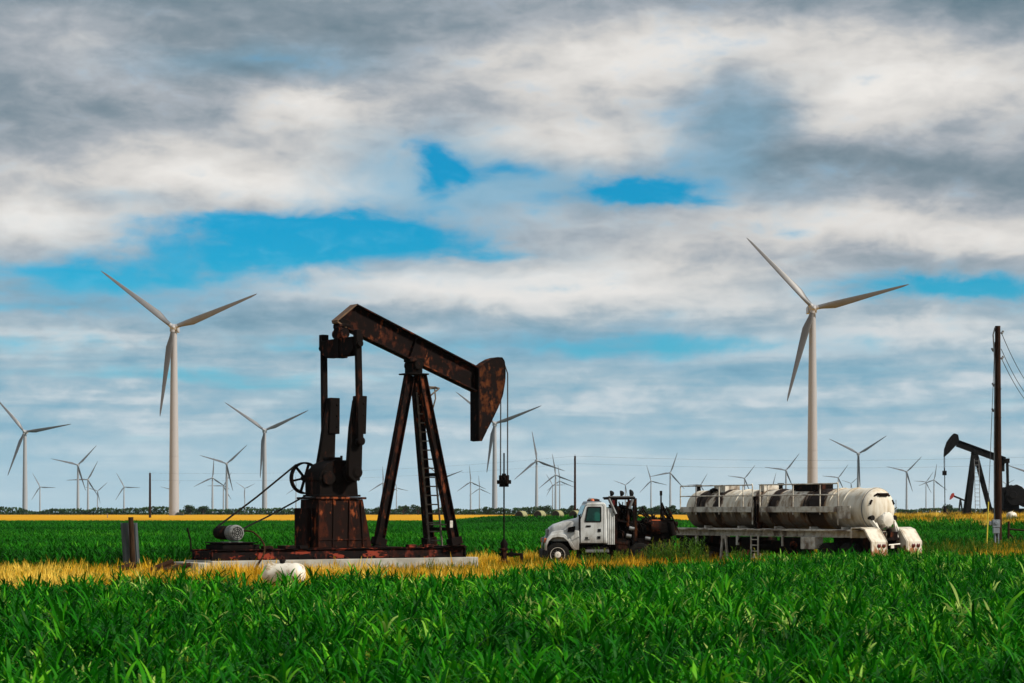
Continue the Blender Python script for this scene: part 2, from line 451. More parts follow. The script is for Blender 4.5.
M['white'] = mat_plain("cream_white_paint", (0.72, 0.69, 0.62), (0.58, 0.54, 0.46), 3, 0.45)
M['rim'] = mat_plain("dusty_white_rim", (0.70, 0.66, 0.60), (0.50, 0.45, 0.38), 6, 0.5)

def mat_glass():
    m, nt, bs, o = new_mat("green_tinted_glass")
    n = nnoise(nt, o, 2.0, 3, 0.5)
    nt.links.new(nmix(nt, n.ss(0.45, 0.6), (0.004, 0.03, 0.024), (0.012, 0.10, 0.075)), bs.inputs["Base Color"])
    bs.inputs["Roughness"].default_value = 0.08
    return m
M['glass'] = mat_glass()

def mat_leaf(name, stops, trans=0.35, rough=0.5, spec=0.35):
    m, nt, bs, o = new_mat(name)
    at_ = nt.nodes.new("ShaderNodeAttribute"); at_.attribute_name = "tone"
    c = nramp(nt, S(nt, at_.outputs["Fac"]), stops)
    nt.links.new(c, bs.inputs["Base Color"])
    bs.inputs["Roughness"].default_value = rough
    bs.inputs["Specular IOR Level"].default_value = spec
    tr = nt.nodes.new("ShaderNodeBsdfTranslucent"); nt.links.new(c, tr.inputs[0])
    mx = nt.nodes.new("ShaderNodeMixShader"); mx.inputs[0].default_value = trans
    nt.links.new(bs.outputs[0], mx.inputs[1]); nt.links.new(tr.outputs[0], mx.inputs[2])
    nt.links.new(mx.outputs[0], nt.nodes["Material Output"].inputs[0])
    return m
M['crop'] = mat_leaf("crop_leaf", [(0.0, (0.003, 0.050, 0.002)), (0.40, (0.006, 0.115, 0.002)), (0.66, (0.030, 0.235, 0.004)), (0.88, (0.15, 0.45, 0.018)), (1.0, (0.40, 0.54, 0.13))], 0.32, 0.45, 0.07)
M['crop_far'] = mat_leaf("far_crop_leaf", [(0.0, (0.008, 0.07, 0.004)), (0.5, (0.014, 0.150, 0.004)), (1.0, (0.075, 0.30, 0.014))], 0.25)
M['dry'] = mat_leaf("dry_grass_blade", [(0.0, (0.02, 0.09, 0.006)), (0.22, (0.10, 0.13, 0.012)), (0.45, (0.50, 0.26, 0.012)), (0.8, (0.72, 0.42, 0.022)), (1.0, (0.80, 0.56, 0.09))], 0.3, 0.8, 0.15)
M['weed'] = mat_leaf("weed_leaf", [(0.0, (0.02, 0.07, 0.006)), (0.6, (0.07, 0.16, 0.012)), (1.0, (0.30, 0.24, 0.03))], 0.3)
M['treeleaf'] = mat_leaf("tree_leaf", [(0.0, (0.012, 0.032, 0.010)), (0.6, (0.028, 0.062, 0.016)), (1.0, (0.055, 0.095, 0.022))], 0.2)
M['bark'] = mat_plain("bark", (0.06, 0.045, 0.03), (0.03, 0.025, 0.02), 3, 0.9)
M['wheat'] = mat_plain("ripe_wheat_canopy", (0.60, 0.32, 0.025), (0.48, 0.25, 0.022), 0.03, 0.9, 0, (1, 0.5, 1), 0)
for _n, _v in (('wheat', 0.0), ('crop', 0.05), ('crop_far', 0.02), ('dry', 0.02), ('weed', 0.05), ('treeleaf', 0.03), ('pole', 0.08), ('wood', 0.08), ('concrete', 0.1), ('plank', 0.08)):
    M[_n].node_tree.nodes["Principled BSDF"].inputs["Specular IOR Level"].default_value = _v
M['hay'] = mat_plain("hay_bale_side", (0.20, 0.21, 0.10), (0.30, 0.27, 0.14), 4, 0.9, 0, (0.6, 2, 2), 0.4)
M['hay_end'] = mat_plain("hay_bale_end", (0.045, 0.028, 0.018), (0.085, 0.05, 0.03), 5, 0.95, 0, (1, 1, 1), 0.4)

# ------------------------------------------------------------------ ground
def edge_near(x):   # where the near crop ends (world Y for a world X)
    return np.interp(x, [-60, -7, -2.9, 0.2, 2.9, 5.9, 9.6, 15, 19, 50], [45.5, 45.5, 46.5, 50.5, 54, 60, 68, 73, 72, 70])
def edge_far(x):    # where the far crop begins
    return np.interp(x, [-80, -17, -7, 0, 5, 12, 25, 40, 120], [70, 74, 88, 95, 97, 108, 125, 130, 132])

def build_ground():
    xs = np.unique(np.concatenate([np.linspace(-9000, -300, 12), np.linspace(-300, -60, 20), np.linspace(-60, 160, 111), np.linspace(160, 400, 12), np.linspace(400, 9000, 12)]))
    ys = np.unique(np.concatenate([np.linspace(-3000, -40, 6), np.linspace(-40, 140, 46), np.linspace(140, 400, 105), np.linspace(400, 1200, 18), np.linspace(1200, 14000, 14)]))
    X, Y = np.meshgrid(xs, ys)
    Z = gz(X, Y)
    nx, ny = len(xs), len(ys)
    v = np.stack([X, Y, Z], -1).reshape(-1, 3)
    f = [(j * nx + i, j * nx + i + 1, (j + 1) * nx + i + 1, (j + 1) * nx + i) for j in range(ny - 1) for i in range(nx - 1)]
    m, nt, bs, o = new_mat("field_soil")
    x, y, z = nsep(nt, o)
    n = nnoise(nt, o, 0.35, 7, 0.6); n2 = nnoise(nt, o, 2.5, 6, 0.6)
    soil = nmix(nt, n2.ss(0.35, 0.65), (0.010, 0.020, 0.006), (0.028, 0.032, 0.012))
    straw = nmix(nt, n2.ss(0.35, 0.65), (0.30, 0.165, 0.016), (0.12, 0.085, 0.018))
    yy = y + (n - 0.5) * 10.0
    strip = yy.ss(44.0, 46.0) * yy.ss(84.0, 76.0).mx(x.ss(-8.0, 4.0) * yy.ss(103.0, 96.0)).mx(x.ss(8.0, 28.0) * yy.ss(138.0, 124.0)) * n2.ss(0.30, 0.55, 0.25, 1.0)
    pad = z.ss(1.25, 1.6) * n.ss(0.36, 0.5) * x.ss(20.0, 26.0)
    c = nmix(nt, strip.mx(pad), soil, straw)
    c = nmix(nt, y.ss(388.0, 396.0), c, (0.36, 0.24, 0.05))
    c = nmix(nt, y.ss(1000.0, 1010.0), c, (0.045, 0.07, 0.025))
    nt.links.new(c, bs.inputs["Base Color"]); bs.inputs["Roughness"].default_value = 0.95
    bs.inputs["Specular IOR Level"].default_value = 0.0
    bump(nt, bs, n2, 0.5, 0.05)
    o_ = bpy.data.objects.new("ground", mesh_from("ground", v, f, m, 0)); COL.objects.link(o_)
    tag(o_, "flat farmland ground reaching to the horizon", "ground", kind="structure")
build_ground()

# ------------------------------------------------------------------ plant masses
def ribbon(az, pitch0, droop, length, width, base, nseg, prof=None, twist=0.0):
    """one leaf as a strip; returns (verts, faces)"""
    ds = length / nseg; p = np.array(base, float); pts = [p.copy()]; pit = pitch0
    for i in range(nseg):
        p = p + ds * np.array([math.cos(az) * math.cos(pit), math.sin(az) * math.cos(pit), math.sin(pit)])
        pit -= droop / nseg * (0.5 + i / nseg)
        pts.append(p.copy())
    v, f = [], []
    for i, q in enumerate(pts):
        t = i / nseg
        w = width * (prof(t) if prof else (0.45 + 1.1 * t) * (1 - t ** 2.2) ** 0.9 if t < 1 else 0.02) * 0.5
        w = max(w, 0.0015)
        a = az + math.pi / 2 + twist * t
        s = np.array([math.cos(a), math.sin(a), 0.25 * math.sin(twist * t)]) * w
        v += [q - s, q + s]
        if i: k_ = 2 * i; f.append((k_ - 2, k_ - 1, k_ + 1, k_))
    return np.array(v), f

def make_template(fn):
    V, Fq, T, b_ = [], [], [], 0
    for v, f, tone in fn():
        V.append(v); Fq += [tuple(i + b_ for i in q) for q in f]; b_ += len(v)
        T.append(np.full(len(v), tone))
    return np.concatenate(V), np.array(Fq), np.concatenate(T)

def scatter_mesh(name, temps, pts, scl, mat, tone0, tilt=0.12, hscale=None):
    """one mesh of many plants: temps = list of (V, F, T); pts (n,3)"""
    n = len(pts)
    which = rng.integers(0, len(temps), n)
    rot = rng.uniform(0, 2 * np.pi, n)
    tx, ty = rng.normal(0, tilt, n), rng.normal(0, tilt, n)
    VV, FF, TT, off = [], [], [], 0
    for ti, (V, Fq, T) in enumerate(temps):
        idx = np.where(which == ti)[0]
        if not len(idx): continue
        c, s = np.cos(rot[idx])[:, None], np.sin(rot[idx])[:, None]
        sc = scl[idx][:, None]
        x = (V[None, :, 0] * c - V[None, :, 1] * s) * sc
        y = (V[None, :, 0] * s + V[None, :, 1] * c) * sc
        z = V[None, :, 2] * sc * (1 if hscale is None else hscale[idx][:, None])
        x = x + z * tx[idx][:, None]; y = y + z * ty[idx][:, None]
        P = np.stack([x + pts[idx, 0:1], y + pts[idx, 1:2], z + pts[idx, 2:3]], -1)
        m = len(V)
        fo = (np.arange(len(idx)) * m + off)[:, None, None] + Fq[None]
        VV.append(P.reshape(-1, 3)); FF.append(fo.reshape(-1, 4))
        TT.append(np.clip(T[None] + tone0[idx][:, None], 0, 1).reshape(-1))
        off += len(idx) * m
    V = np.concatenate(VV).astype(np.float32); Fc = np.concatenate(FF).astype(np.int32); T = np.concatenate(TT).astype(np.float32)
    me = bpy.data.meshes.new(name)
    me.vertices.add(len(V)); me.vertices.foreach_set("co", V.ravel())
    me.loops.add(Fc.size); me.loops.foreach_set("vertex_index", Fc.ravel())
    me.polygons.add(len(Fc)); me.polygons.foreach_set("loop_start", np.arange(0, Fc.size, 4, dtype=np.int32))
    me.polygons.foreach_set("use_smooth", np.ones(len(Fc), dtype=bool))
    a = me.attributes.new("tone", 'FLOAT', 'POINT'); a.data.foreach_set("value", T)
    me.materials.append(mat)
    me.update(calc_edges=True)
    o = bpy.data.objects.new(name, me); COL.objects.link(o)
    return o

def vnoise(x, y, s, seed=0):
    """cheap smooth value noise"""
    x = x / s + seed * 13.7; y = y / s + seed * 7.1
    xi, yi = np.floor(x), np.floor(y); fx, fy = x - xi, y - yi
    fx = fx * fx * (3 - 2 * fx); fy = fy * fy * (3 - 2 * fy)
    def h(a, b): q = np.sin(a * 127.1 + b * 311.7 + seed) * 43758.5453; return q - np.floor(q)
    return (h(xi, yi) * (1 - fx) + h(xi + 1, yi) * fx) * (1 - fy) + (h(xi, yi + 1) * (1 - fx) + h(xi + 1, yi + 1) * fx) * fy

def crop_plant(seed):
    def fn():
        r = random.Random(seed)
        H = r.uniform(0.50, 0.74)
        out = []
        v, f = ribbon(r.uniform(0, 6), 1.54, 0.05, H, 0.022, (0, 0, 0), 2, lambda t: 1.0)
        out.append((v, f, -0.1))
        v, f = ribbon(r.uniform(0, 6), 1.54, 0.05, H, 0.022, (0, 0, 0), 2, lambda t: 1.0)
        out.append((v, f, -0.1))
        nl = r.randint(13, 16); az = r.uniform(0, 6)
        for i in range(nl):
            t = i / (nl - 1)
            az += math.pi * r.uniform(0.6, 1.3)
            hb = 0.08 + (H - 0.06) * t ** 0.9
            L = r.uniform(0.28, 0.47) * (0.75 + 0.55 * math.sin(math.pi * min(t + 0.1, 1))) * (0.80 if i > nl - 3 else 1)
            p0 = r.uniform(0.95, 1.42) + 0.15 * t
            v, f = ribbon(az, p0, r.uniform(1.2, 3.2) * (1 - 0.4 * t), L, r.uniform(0.025, 0.042), (r.uniform(-.03, .03), r.uniform(-.03, .03), hb), 5, None, r.uniform(-1.0, 1.0))
            out.append((v, f, r.uniform(-0.22, 0.20)))
        return out
    return make_template(fn)

def scatter_area(n, y0, y1, power, spread=0.30, xoff=0.0):
    """random points in the wedge in front of the viewer, density ~ Y**power"""
    u = rng.uniform(0, 1, n); q = power + 2
    y = (y0 ** q + u * (y1 ** q - y0 ** q)) ** (1 / q)
    x = rng.uniform(-1, 1, n) * (y * spread + 5.5) + xoff
    return x, y

# near crop ----------------------------------------------------------------
temps = [crop_plant(s) for s in range(14)]
x, y = scatter_area(47000, 12, 80, -0.35)
keep = y < edge_near(x) + rng.normal(0, 1.1, len(x)) + (vnoise(x, y, 3, 2) - 0.5) * 9
keep &= ~((abs(x - at(284, 48)) < 1.1 + rng.normal(0, .15, len(x))) & (y > 41.5 + rng.normal(0, .6, len(x))))      # a bare notch by the fallen tank
x, y = x[keep], y[keep]
big = vnoise(x, y, 6, 1); mid = vnoise(x, y, 1.6, 3)
scl = (0.84 + 0.30 * big + 0.34 * mid - 0.05 + rng.normal(0, 0.11, len(x))) * np.interp(y, [40, 60, 80], [1.0, 0.94, 0.88])
tone = 0.40 + 0.40 * (mid - 0.5) + 0.16 * (big - 0.5) + rng.normal(0, 0.17, len(x)) + np.where(rng.uniform(size=len(x)) < 0.13, 0.3, 0)
o = scatter_mesh("crop_field", temps, np.stack([x, y, np.zeros_like(x)], -1), scl, M['crop'], tone, 0.14)
tag(o, "dense bright green young corn crop filling the foreground", "crop", kind="stuff")

# far crop -----------------------------------------------------------------
def far_plant(seed):
    def fn():
        r = random.Random(seed); out = []
        for i in range(8):
            v, f = ribbon(r.uniform(0, 6.3), r.uniform(0.9, 1.4), r.uniform(0.8, 2.2), r.uniform(0.45, 0.75), r.uniform(0.06, 0.11), (r.uniform(-.25, .25), r.uniform(-.25, .25), r.uniform(0.0, 0.35)), 3)
            out.append((v, f, r.uniform(-0.15, 0.25)))
        return out
    return make_template(fn)
ftemps = [far_plant(100 + s) for s in range(10)]
x, y = scatter_area(85000, 80, 396, -0.9)
u_ = (x + 3.96) * 0.819 + (y - 80) * 0.574; w_ = -(x + 3.96) * 0.574 + (y - 80) * 0.819
keep = (y > edge_far(x) + rng.normal(0, 2.0, len(x)) + (vnoise(x, y, 5, 5) - 0.5) * 9) & ~((u_ > -10.8) & (u_ < 4.5) & (abs(w_) < 2.2)) & ~((gz(x, y) > 1.15 + (vnoise(x, y, 4, 15) - 0.5) * 0.5) & (y < 300))
x, y = x[keep], y[keep]
tone = 0.30 + 0.5 * (vnoise(x, y, 9, 6) - 0.5) + 0.4 * (vnoise(x * 0.25, y, 14, 8) - 0.5) + rng.normal(0, 0.13, len(x))
scl = 0.85 + 0.3 * vnoise(x, y, 6, 7) + 0.15 * vnoise(x * 0.2, y, 11, 9) + rng.normal(0, 0.08, len(x)) + np.clip((y - 150) / 900, 0, 0.3)
o = scatter_mesh("far_crop_field", ftemps, np.stack([x, y, gz(x, y)], -1), scl, M['crop_far'], tone, 0.1, 1.0 / np.maximum(scl, 0.5) * 0.95)
tag(o, "band of dark green crop growing between the pump jacks and the ripe wheat", "crop", kind="stuff")

# dry grass ----------------------------------------------------------------
def dry_tuft(seed):
    def fn():
        r = random.Random(seed); out = []
        for i in range(8):
            v, f = ribbon(r.uniform(0, 6.3), r.uniform(1.0, 1.5), r.uniform(0.3, 1.2), r.uniform(0.30, 0.55), r.uniform(0.020, 0.040), (r.uniform(-.15, .15), r.uniform(-.15, .15), 0), 2)
            out.append((v, f, r.uniform(-0.2, 0.25)))
        return out
    return make_template(fn)
dtemps = [dry_tuft(300 + s) for s in range(10)]
x, y = scatter_area(96000, 42, 262, -1.15)
kd = (y > edge_near(x) - 1.2 + rng.normal(0, 0.7, len(x))) & ((y < edge_far(x) + 3 + rng.normal(0, 1.5, len(x))) | ((gz(x, y) > 0.95) & (x > 22)))
# keep clear of the concrete pad
pc, ps = math.cos(R(35)), math.sin(R(35))
u_ = (x + 3.96) * pc + (y - 80) * ps; w_ = -(x + 3.96) * ps + (y - 80) * pc
kd &= ~((u_ > -10.1) & (u_ < 2.65) & (abs(w_) < 1.35))
kd &= ~((x > at(148, 68)) & (x < at(190, 68)) & (y > 66.2) & (y < 69.5)) | (rng.uniform(size=len(x)) < 0.0)
kd &= ~((abs(x - at(284, 60)) < 0.85) & (y > 53.5) & (y < 61.6))
x, y = x[kd], y[kd]
patch = vnoise(x, y, 2.2, 21); patch2 = vnoise(x, y, 6, 22)
kk = rng.uniform(size=len(x)) < 0.05 + 1.4 * vnoise(x, y, 3.5, 25)
x, y, patch, patch2 = x[kk], y[kk], patch[kk], patch2[kk]
tone = 0.60 + 1.7 * (patch2 - 0.5) + 1.0 * (patch - 0.5) + rng.normal(0, 0.12, len(x))
tone -= np.where((y > 96) & (gz(x, y) < 0.3), 0.22, 0)
scl = 0.62 + 0.55 * patch + rng.normal(0, 0.14, len(x)) + np.where(rng.uniform(size=len(x)) < 0.05, 0.5, 0)
o = scatter_mesh("dry_grass", dtemps, np.stack([x, y, gz(x, y)], -1), np.maximum(scl, 0.35), M['dry'], tone, 0.15)
tag(o, "golden dry grass strip around the pump jack, truck and trailer", "grass", kind="stuff")

# green weeds --------------------------------------------------------------
def weed(seed):
    def fn():
        r = random.Random(seed); out = []
        for st in range(4):
            az = r.uniform(0, 6.3); H = r.uniform(0.6, 1.25); lean = r.uniform(1.25, 1.5)
            v, f = ribbon(az, lean, 0.1, H, 0.02, (0, 0, 0), 2, lambda t: 1.0); out.append((v, f, 0.25))
            for i in range(14):
                t = r.uniform(0.2, 1.0); q = H * t
                bx, by, bz = math.cos(az) * math.cos(lean) * q, math.sin(az) * math.cos(lean) * q, math.sin(lean) * q
                v, f = ribbon(r.uniform(0, 6.3), r.uniform(0.1, 1.1), 0.8, r.uniform(0.10, 0.24), r.uniform(0.03, 0.055), (bx, by, bz), 2)
                out.append((v, f, r.uniform(-0.2, 0.2) + 0.2 * t))
        return out
    return make_template(fn)
wtemps = [weed(500 + s) for s in range(6)]
wx_, wy_, ws_ = [], [], []
def weeds(px0, px1, Y0, Y1, n, s0, s1):
    for _ in range(n):
        Y = random.uniform(Y0, Y1); wx_.append(at(random.uniform(px0, px1), Y)); wy_.append(Y); ws_.append(random.uniform(s0, s1))
weeds(652, 700, 80, 84.5, 55, 0.6, 1.25)
weeds(590, 660, 80.5, 84.5, 60, 0.45, 0.85)
weeds(690, 770, 79.5, 83, 50, 0.45, 0.85)
weeds(540, 600, 79, 84, 26, 0.3, 0.6)
weeds(395, 540, 74, 78, 45, 0.25, 0.5)
weeds(0, 190, 56, 82, 140, 0.25, 0.5); weeds(320, 540, 60, 76, 110, 0.22, 0.45); weeds(540, 720, 66, 80, 90, 0.25, 0.5); weeds(-60, 230, 48, 72, 170, 0.3, 0.6); weeds(0, 1024, 17, 44, 60, 0.62, 0.85)
weeds(860, 1040, 84, 126, 200, 0.4, 0.85)
weeds(190, 330, 60, 66, 26, 0.25, 0.5)
weeds(970, 1024, 120, 126, 30, 0.4, 0.8)
wx_, wy_, ws_ = map(np.array, (wx_, wy_, ws_))
o = scatter_mesh("weeds", wtemps, np.stack([wx_, wy_, np.zeros_like(wx_)], -1), ws_, M['weed'], 0.35 + rng.normal(0, 0.15, len(wx_)), 0.1)
tag(o, "tall straggly green weeds around the truck and the well pads", "weeds", kind="stuff")

# ripe wheat canopy ----------------------------------------------------------
def build_wheat():
    xs = np.linspace(-420, 420, 181); ys = np.linspace(396, 985, 60)
    X, Y = np.meshgrid(xs, ys)
    Z = 0.92 + 0.10 * vnoise(X, Y, 14, 31) + 0.04 * rng.normal(size=X.shape)
    nx, ny = len(xs), len(ys)
    v = np.stack([X, Y, Z], -1).reshape(-1, 3).tolist()
    f = [(j * nx + i, j * nx + i + 1, (j + 1) * nx + i + 1, (j + 1) * nx + i) for j in range(ny - 1) for i in range(nx - 1)]
    b0 = len(v); v += [(xx, 396, 0.0) for xx in xs]
    f += [(i, b0 + i, b0 + i + 1, i + 1) for i in range(nx - 1)]
    o = bpy.data.objects.new("wheat_field", mesh_from("wheat_field", v, f, M['wheat'], 180)); COL.objects.link(o)
    tag(o, "golden ripe wheat field stretching below the far tree line", "wheat", kind="stuff")
build_wheat()

# ------------------------------------------------------------------ far trees
def leaf_cloud_template(seed, n, fn):
    r = random.Random(seed)
    V, Fq, T = [], [], []
    for i in range(n):
        p, size, tone = fn(r)
        a = Vector((r.gauss(0, 1), r.gauss(0, 1), r.gauss(0, 1))).normalized(); b_ = a.orthogonal().normalized(); c = a.cross(b_)
        k_ = len(V)
        for (q, w) in ((-1, -.5), (1, -.5), (.7, .6), (-.7, .6)):
            V.append(tuple(Vector(p) + (b_ * q + c * w) * size))
        Fq.append((k_, k_ + 1, k_ + 2, k_ + 3)); T += [tone] * 4
    return V, Fq, T

def leaf_object(name, V, Fq, T, mat, parent=None):
    me = bpy.data.meshes.new(name); me.from_pydata(V, [], Fq)
    a = me.attributes.new("tone", 'FLOAT', 'POINT'); a.data.foreach_set("value", [min(max(t, 0), 1) for t in T])
    me.materials.append(mat)
    o = bpy.data.objects.new(name, me); COL.objects.link(o)
    if parent is not None: o.parent = parent
    return o

def hedge():
    def fn(r):
        x = r.uniform(-420, 420)
        h = 2.4 + 2.6 * float(vnoise(np.array(x), np.array(3.0), 9, 41)) + 1.2 * float(vnoise(np.array(x), np.array(8.0), 3.4, 42)) - 0.8 * float(vnoise(np.array(x), np.array(1.0), 60, 43))
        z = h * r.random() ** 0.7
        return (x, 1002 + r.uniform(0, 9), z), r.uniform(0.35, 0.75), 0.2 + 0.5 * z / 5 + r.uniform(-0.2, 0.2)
    V, Fq, T = leaf_cloud_template(5, 26000, fn)
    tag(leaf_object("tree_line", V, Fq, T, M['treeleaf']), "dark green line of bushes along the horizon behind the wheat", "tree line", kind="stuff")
hedge()

def tree(px, Y, h, w, label):
    t = thing("bushy_tree", label, "tree", (at(px, Y), Y, 0), 0, "trees standing out of the far tree line")
    tr = MB(); tr.tube([(0, 0, 0), (0.1, 0, h * .35), (0.0, 0.1, h * .6)], [w * .06, w * .045, w * .025], 8)
    for q in range(5):
        a = q * 1.3; tr.tube([(0.08, 0, h * .3), (math.cos(a) * w * .3, math.sin(a) * w * .3, h * (.55 + .06 * q))], [w * .03, w * .01], 6)
    tr.build("trunk", M['bark'], t)
    lobes = [(random.uniform(-.34, .34) * w, random.uniform(-.3, .3) * w, h * random.uniform(.38, .80), random.uniform(.16, .28)) for _ in range(11)]
    def fn(r):
        lx, ly, lz, lr = r.choice(lobes)
        d = Vector((r.gauss(0, 1), r.gauss(0, 1), r.gauss(0, 1))).normalized() * (r.random() ** .4)
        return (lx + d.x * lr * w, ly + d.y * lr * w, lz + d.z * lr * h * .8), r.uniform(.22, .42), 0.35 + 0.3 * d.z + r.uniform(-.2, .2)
    V, Fq, T = leaf_cloud_template(int(px), 700, fn)
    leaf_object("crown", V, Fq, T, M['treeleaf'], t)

for a in [(643, 880, 5.6, 5.0, "small round tree between the truck's rack and the wider bushy trees"),
          (655, 880, 5.4, 6.4, "wide bushy tree on the horizon, left of the two wide ones near the trailer"),
          (670, 880, 5.9, 6.6, "wide bushy tree on the horizon just left of the white trailer's railing"),
          (574, 960, 6.2, 5.4, "bushy tree at the foot of the thin pole left of the truck cab"),
          (541, 960, 6.0, 11.0, "broad low tree behind the dark-ended hay bales"),
          (403, 960, 5.8, 6.4, "bushy tree framed between the pump jack's rear and front legs, left one"),
          (418, 960, 6.8, 6.8, "taller bushy tree against the pump jack's middle leg"),
          (379, 960, 5.2, 5.0, "small bushy tree just right of the rusty pedestal"),
          (949, 900, 6.0, 7.2, "bushy tree behind the small red-headed pump jack"),
          (190, 990, 6.4, 6.4, "bushy tree just right of the large left turbine's foot"),
          (203, 990, 5.8, 6.0, "second bushy tree to the right of the large left turbine's foot"),
          (488, 960, 5.6, 5.5, "bushy tree at the foot of the turbine behind the bridle cables")]:
    tree(*a)

# ------------------------------------------------------------------ wind turbines
def blade_mesh(L=38.0):
    v, f, n = [], [], 14
    st = [0.0, 0.03, 0.08, 0.14, 0.20, 0.28, 0.40, 0.55, 0.70, 0.83, 0.93, 0.98, 1.0]
    for i, t in enumerate(st):
        z = 1.0 + t * (L - 1.0)
        ch = np.interp(t, [0, .04, .12, .20, .35, .6, .85, .96, 1], [1.7, 1.75, 2.6, 3.15, 2.65, 1.75, 1.05, 0.7, 0.12])
        th = np.interp(t, [0, .04, .12, .20, .4, .7, 1], [1.7, 1.7, 1.05, .72, .42, .22, .05])
        le = np.interp(t, [0, .08, .2, 1], [.5, .42, .30, .30])
        tw = R(np.interp(t, [0, .15, .5, 1], [24, 20, 8, 0]) + 8)
        for j in range(n):
            a = 2 * math.pi * j / n
            cx = (0.5 - 0.5 * math.cos(a)); sharp = 1 if t < .06 else 0.55 + 0.45 * (1 - cx)
            px_ = (cx - le) * ch; py_ = 0.5 * th * math.sin(a) * sharp
            v.append((px_ * math.cos(tw) - py_ * math.sin(tw), px_ * math.sin(tw) + py_ * math.cos(tw) - 1.6 * t * t, z))
        if i: f += [((i - 1) * n + j, (i - 1) * n + (j + 1) % n, i * n + (j + 1) % n, i * n + j) for j in range(n)]
    f += [tuple(range(n)), tuple(range((len(st) - 1) * n, len(st) * n))]
    return mesh_from("blade", v, f, M['blade'], 60)

tower_mb = MB(); tower_mb.lathe([(0, 2.15), (0.004, 2.15), (0.33, 1.92), (0.66, 1.62), (0.985, 1.28), (1.0, 1.28)], (0, 0, 0), (0, 0, 1), 32)
for hh in (0.33, 0.66): tower_mb.lathe([(hh - .0008, 1.0), (hh - .0008, 2.0 - hh * 1.05 + .33), (hh + .0008, 2.0 - hh * 1.05 + .33), (hh + .0008, 1.0)], (0, 0, 0), (0, 0, 1), 32)
tower_mb.box((0.4, -2.1, 0.022), (0.9, 0.25, 0.028))
TOWER = mesh_from("tower", tower_mb.v, tower_mb.f, M['turb'], 40)
nac = MB()
prof = [(-1.75, -1.5), (1.75, -1.5), (1.75, 0.9), (1.35, 1.6), (-1.35, 1.6), (-1.75, 0.9)]
for y0, y1, s in ((-1.6, -0.2, 0.8), (-0.198, 5.4, 1.0), (5.402, 7.2, 0.82)):
    nac.prism([(a * s, b_ * s) for a, b_ in prof], y0, y1)
nac.box((0, 6.2, 1.7), (0.12, 0.12, 1.2))
NAC = mesh_from("nacelle", nac.v, nac.f, M['turb'], 30, 0.15)
hb = MB(); hb.lathe([(0, 0.05), (0.35, 0.75), (1.0, 1.3), (1.9, 1.55), (2.6, 1.5), (2.65, 0.1)], (0, -4.3, 0), (0, 1, 0), 24)
for q in range(3):
    a = R(120 * q); hb.cyl((0, -2.9, 0), (math.sin(a) * 1.9, -2.9, math.cos(a) * 1.9), 0.95, 0.9, 14)
HUB = mesh_from("hub", hb.v, hb.f, M['turb'], 40)
BLADE = blade_mesh()

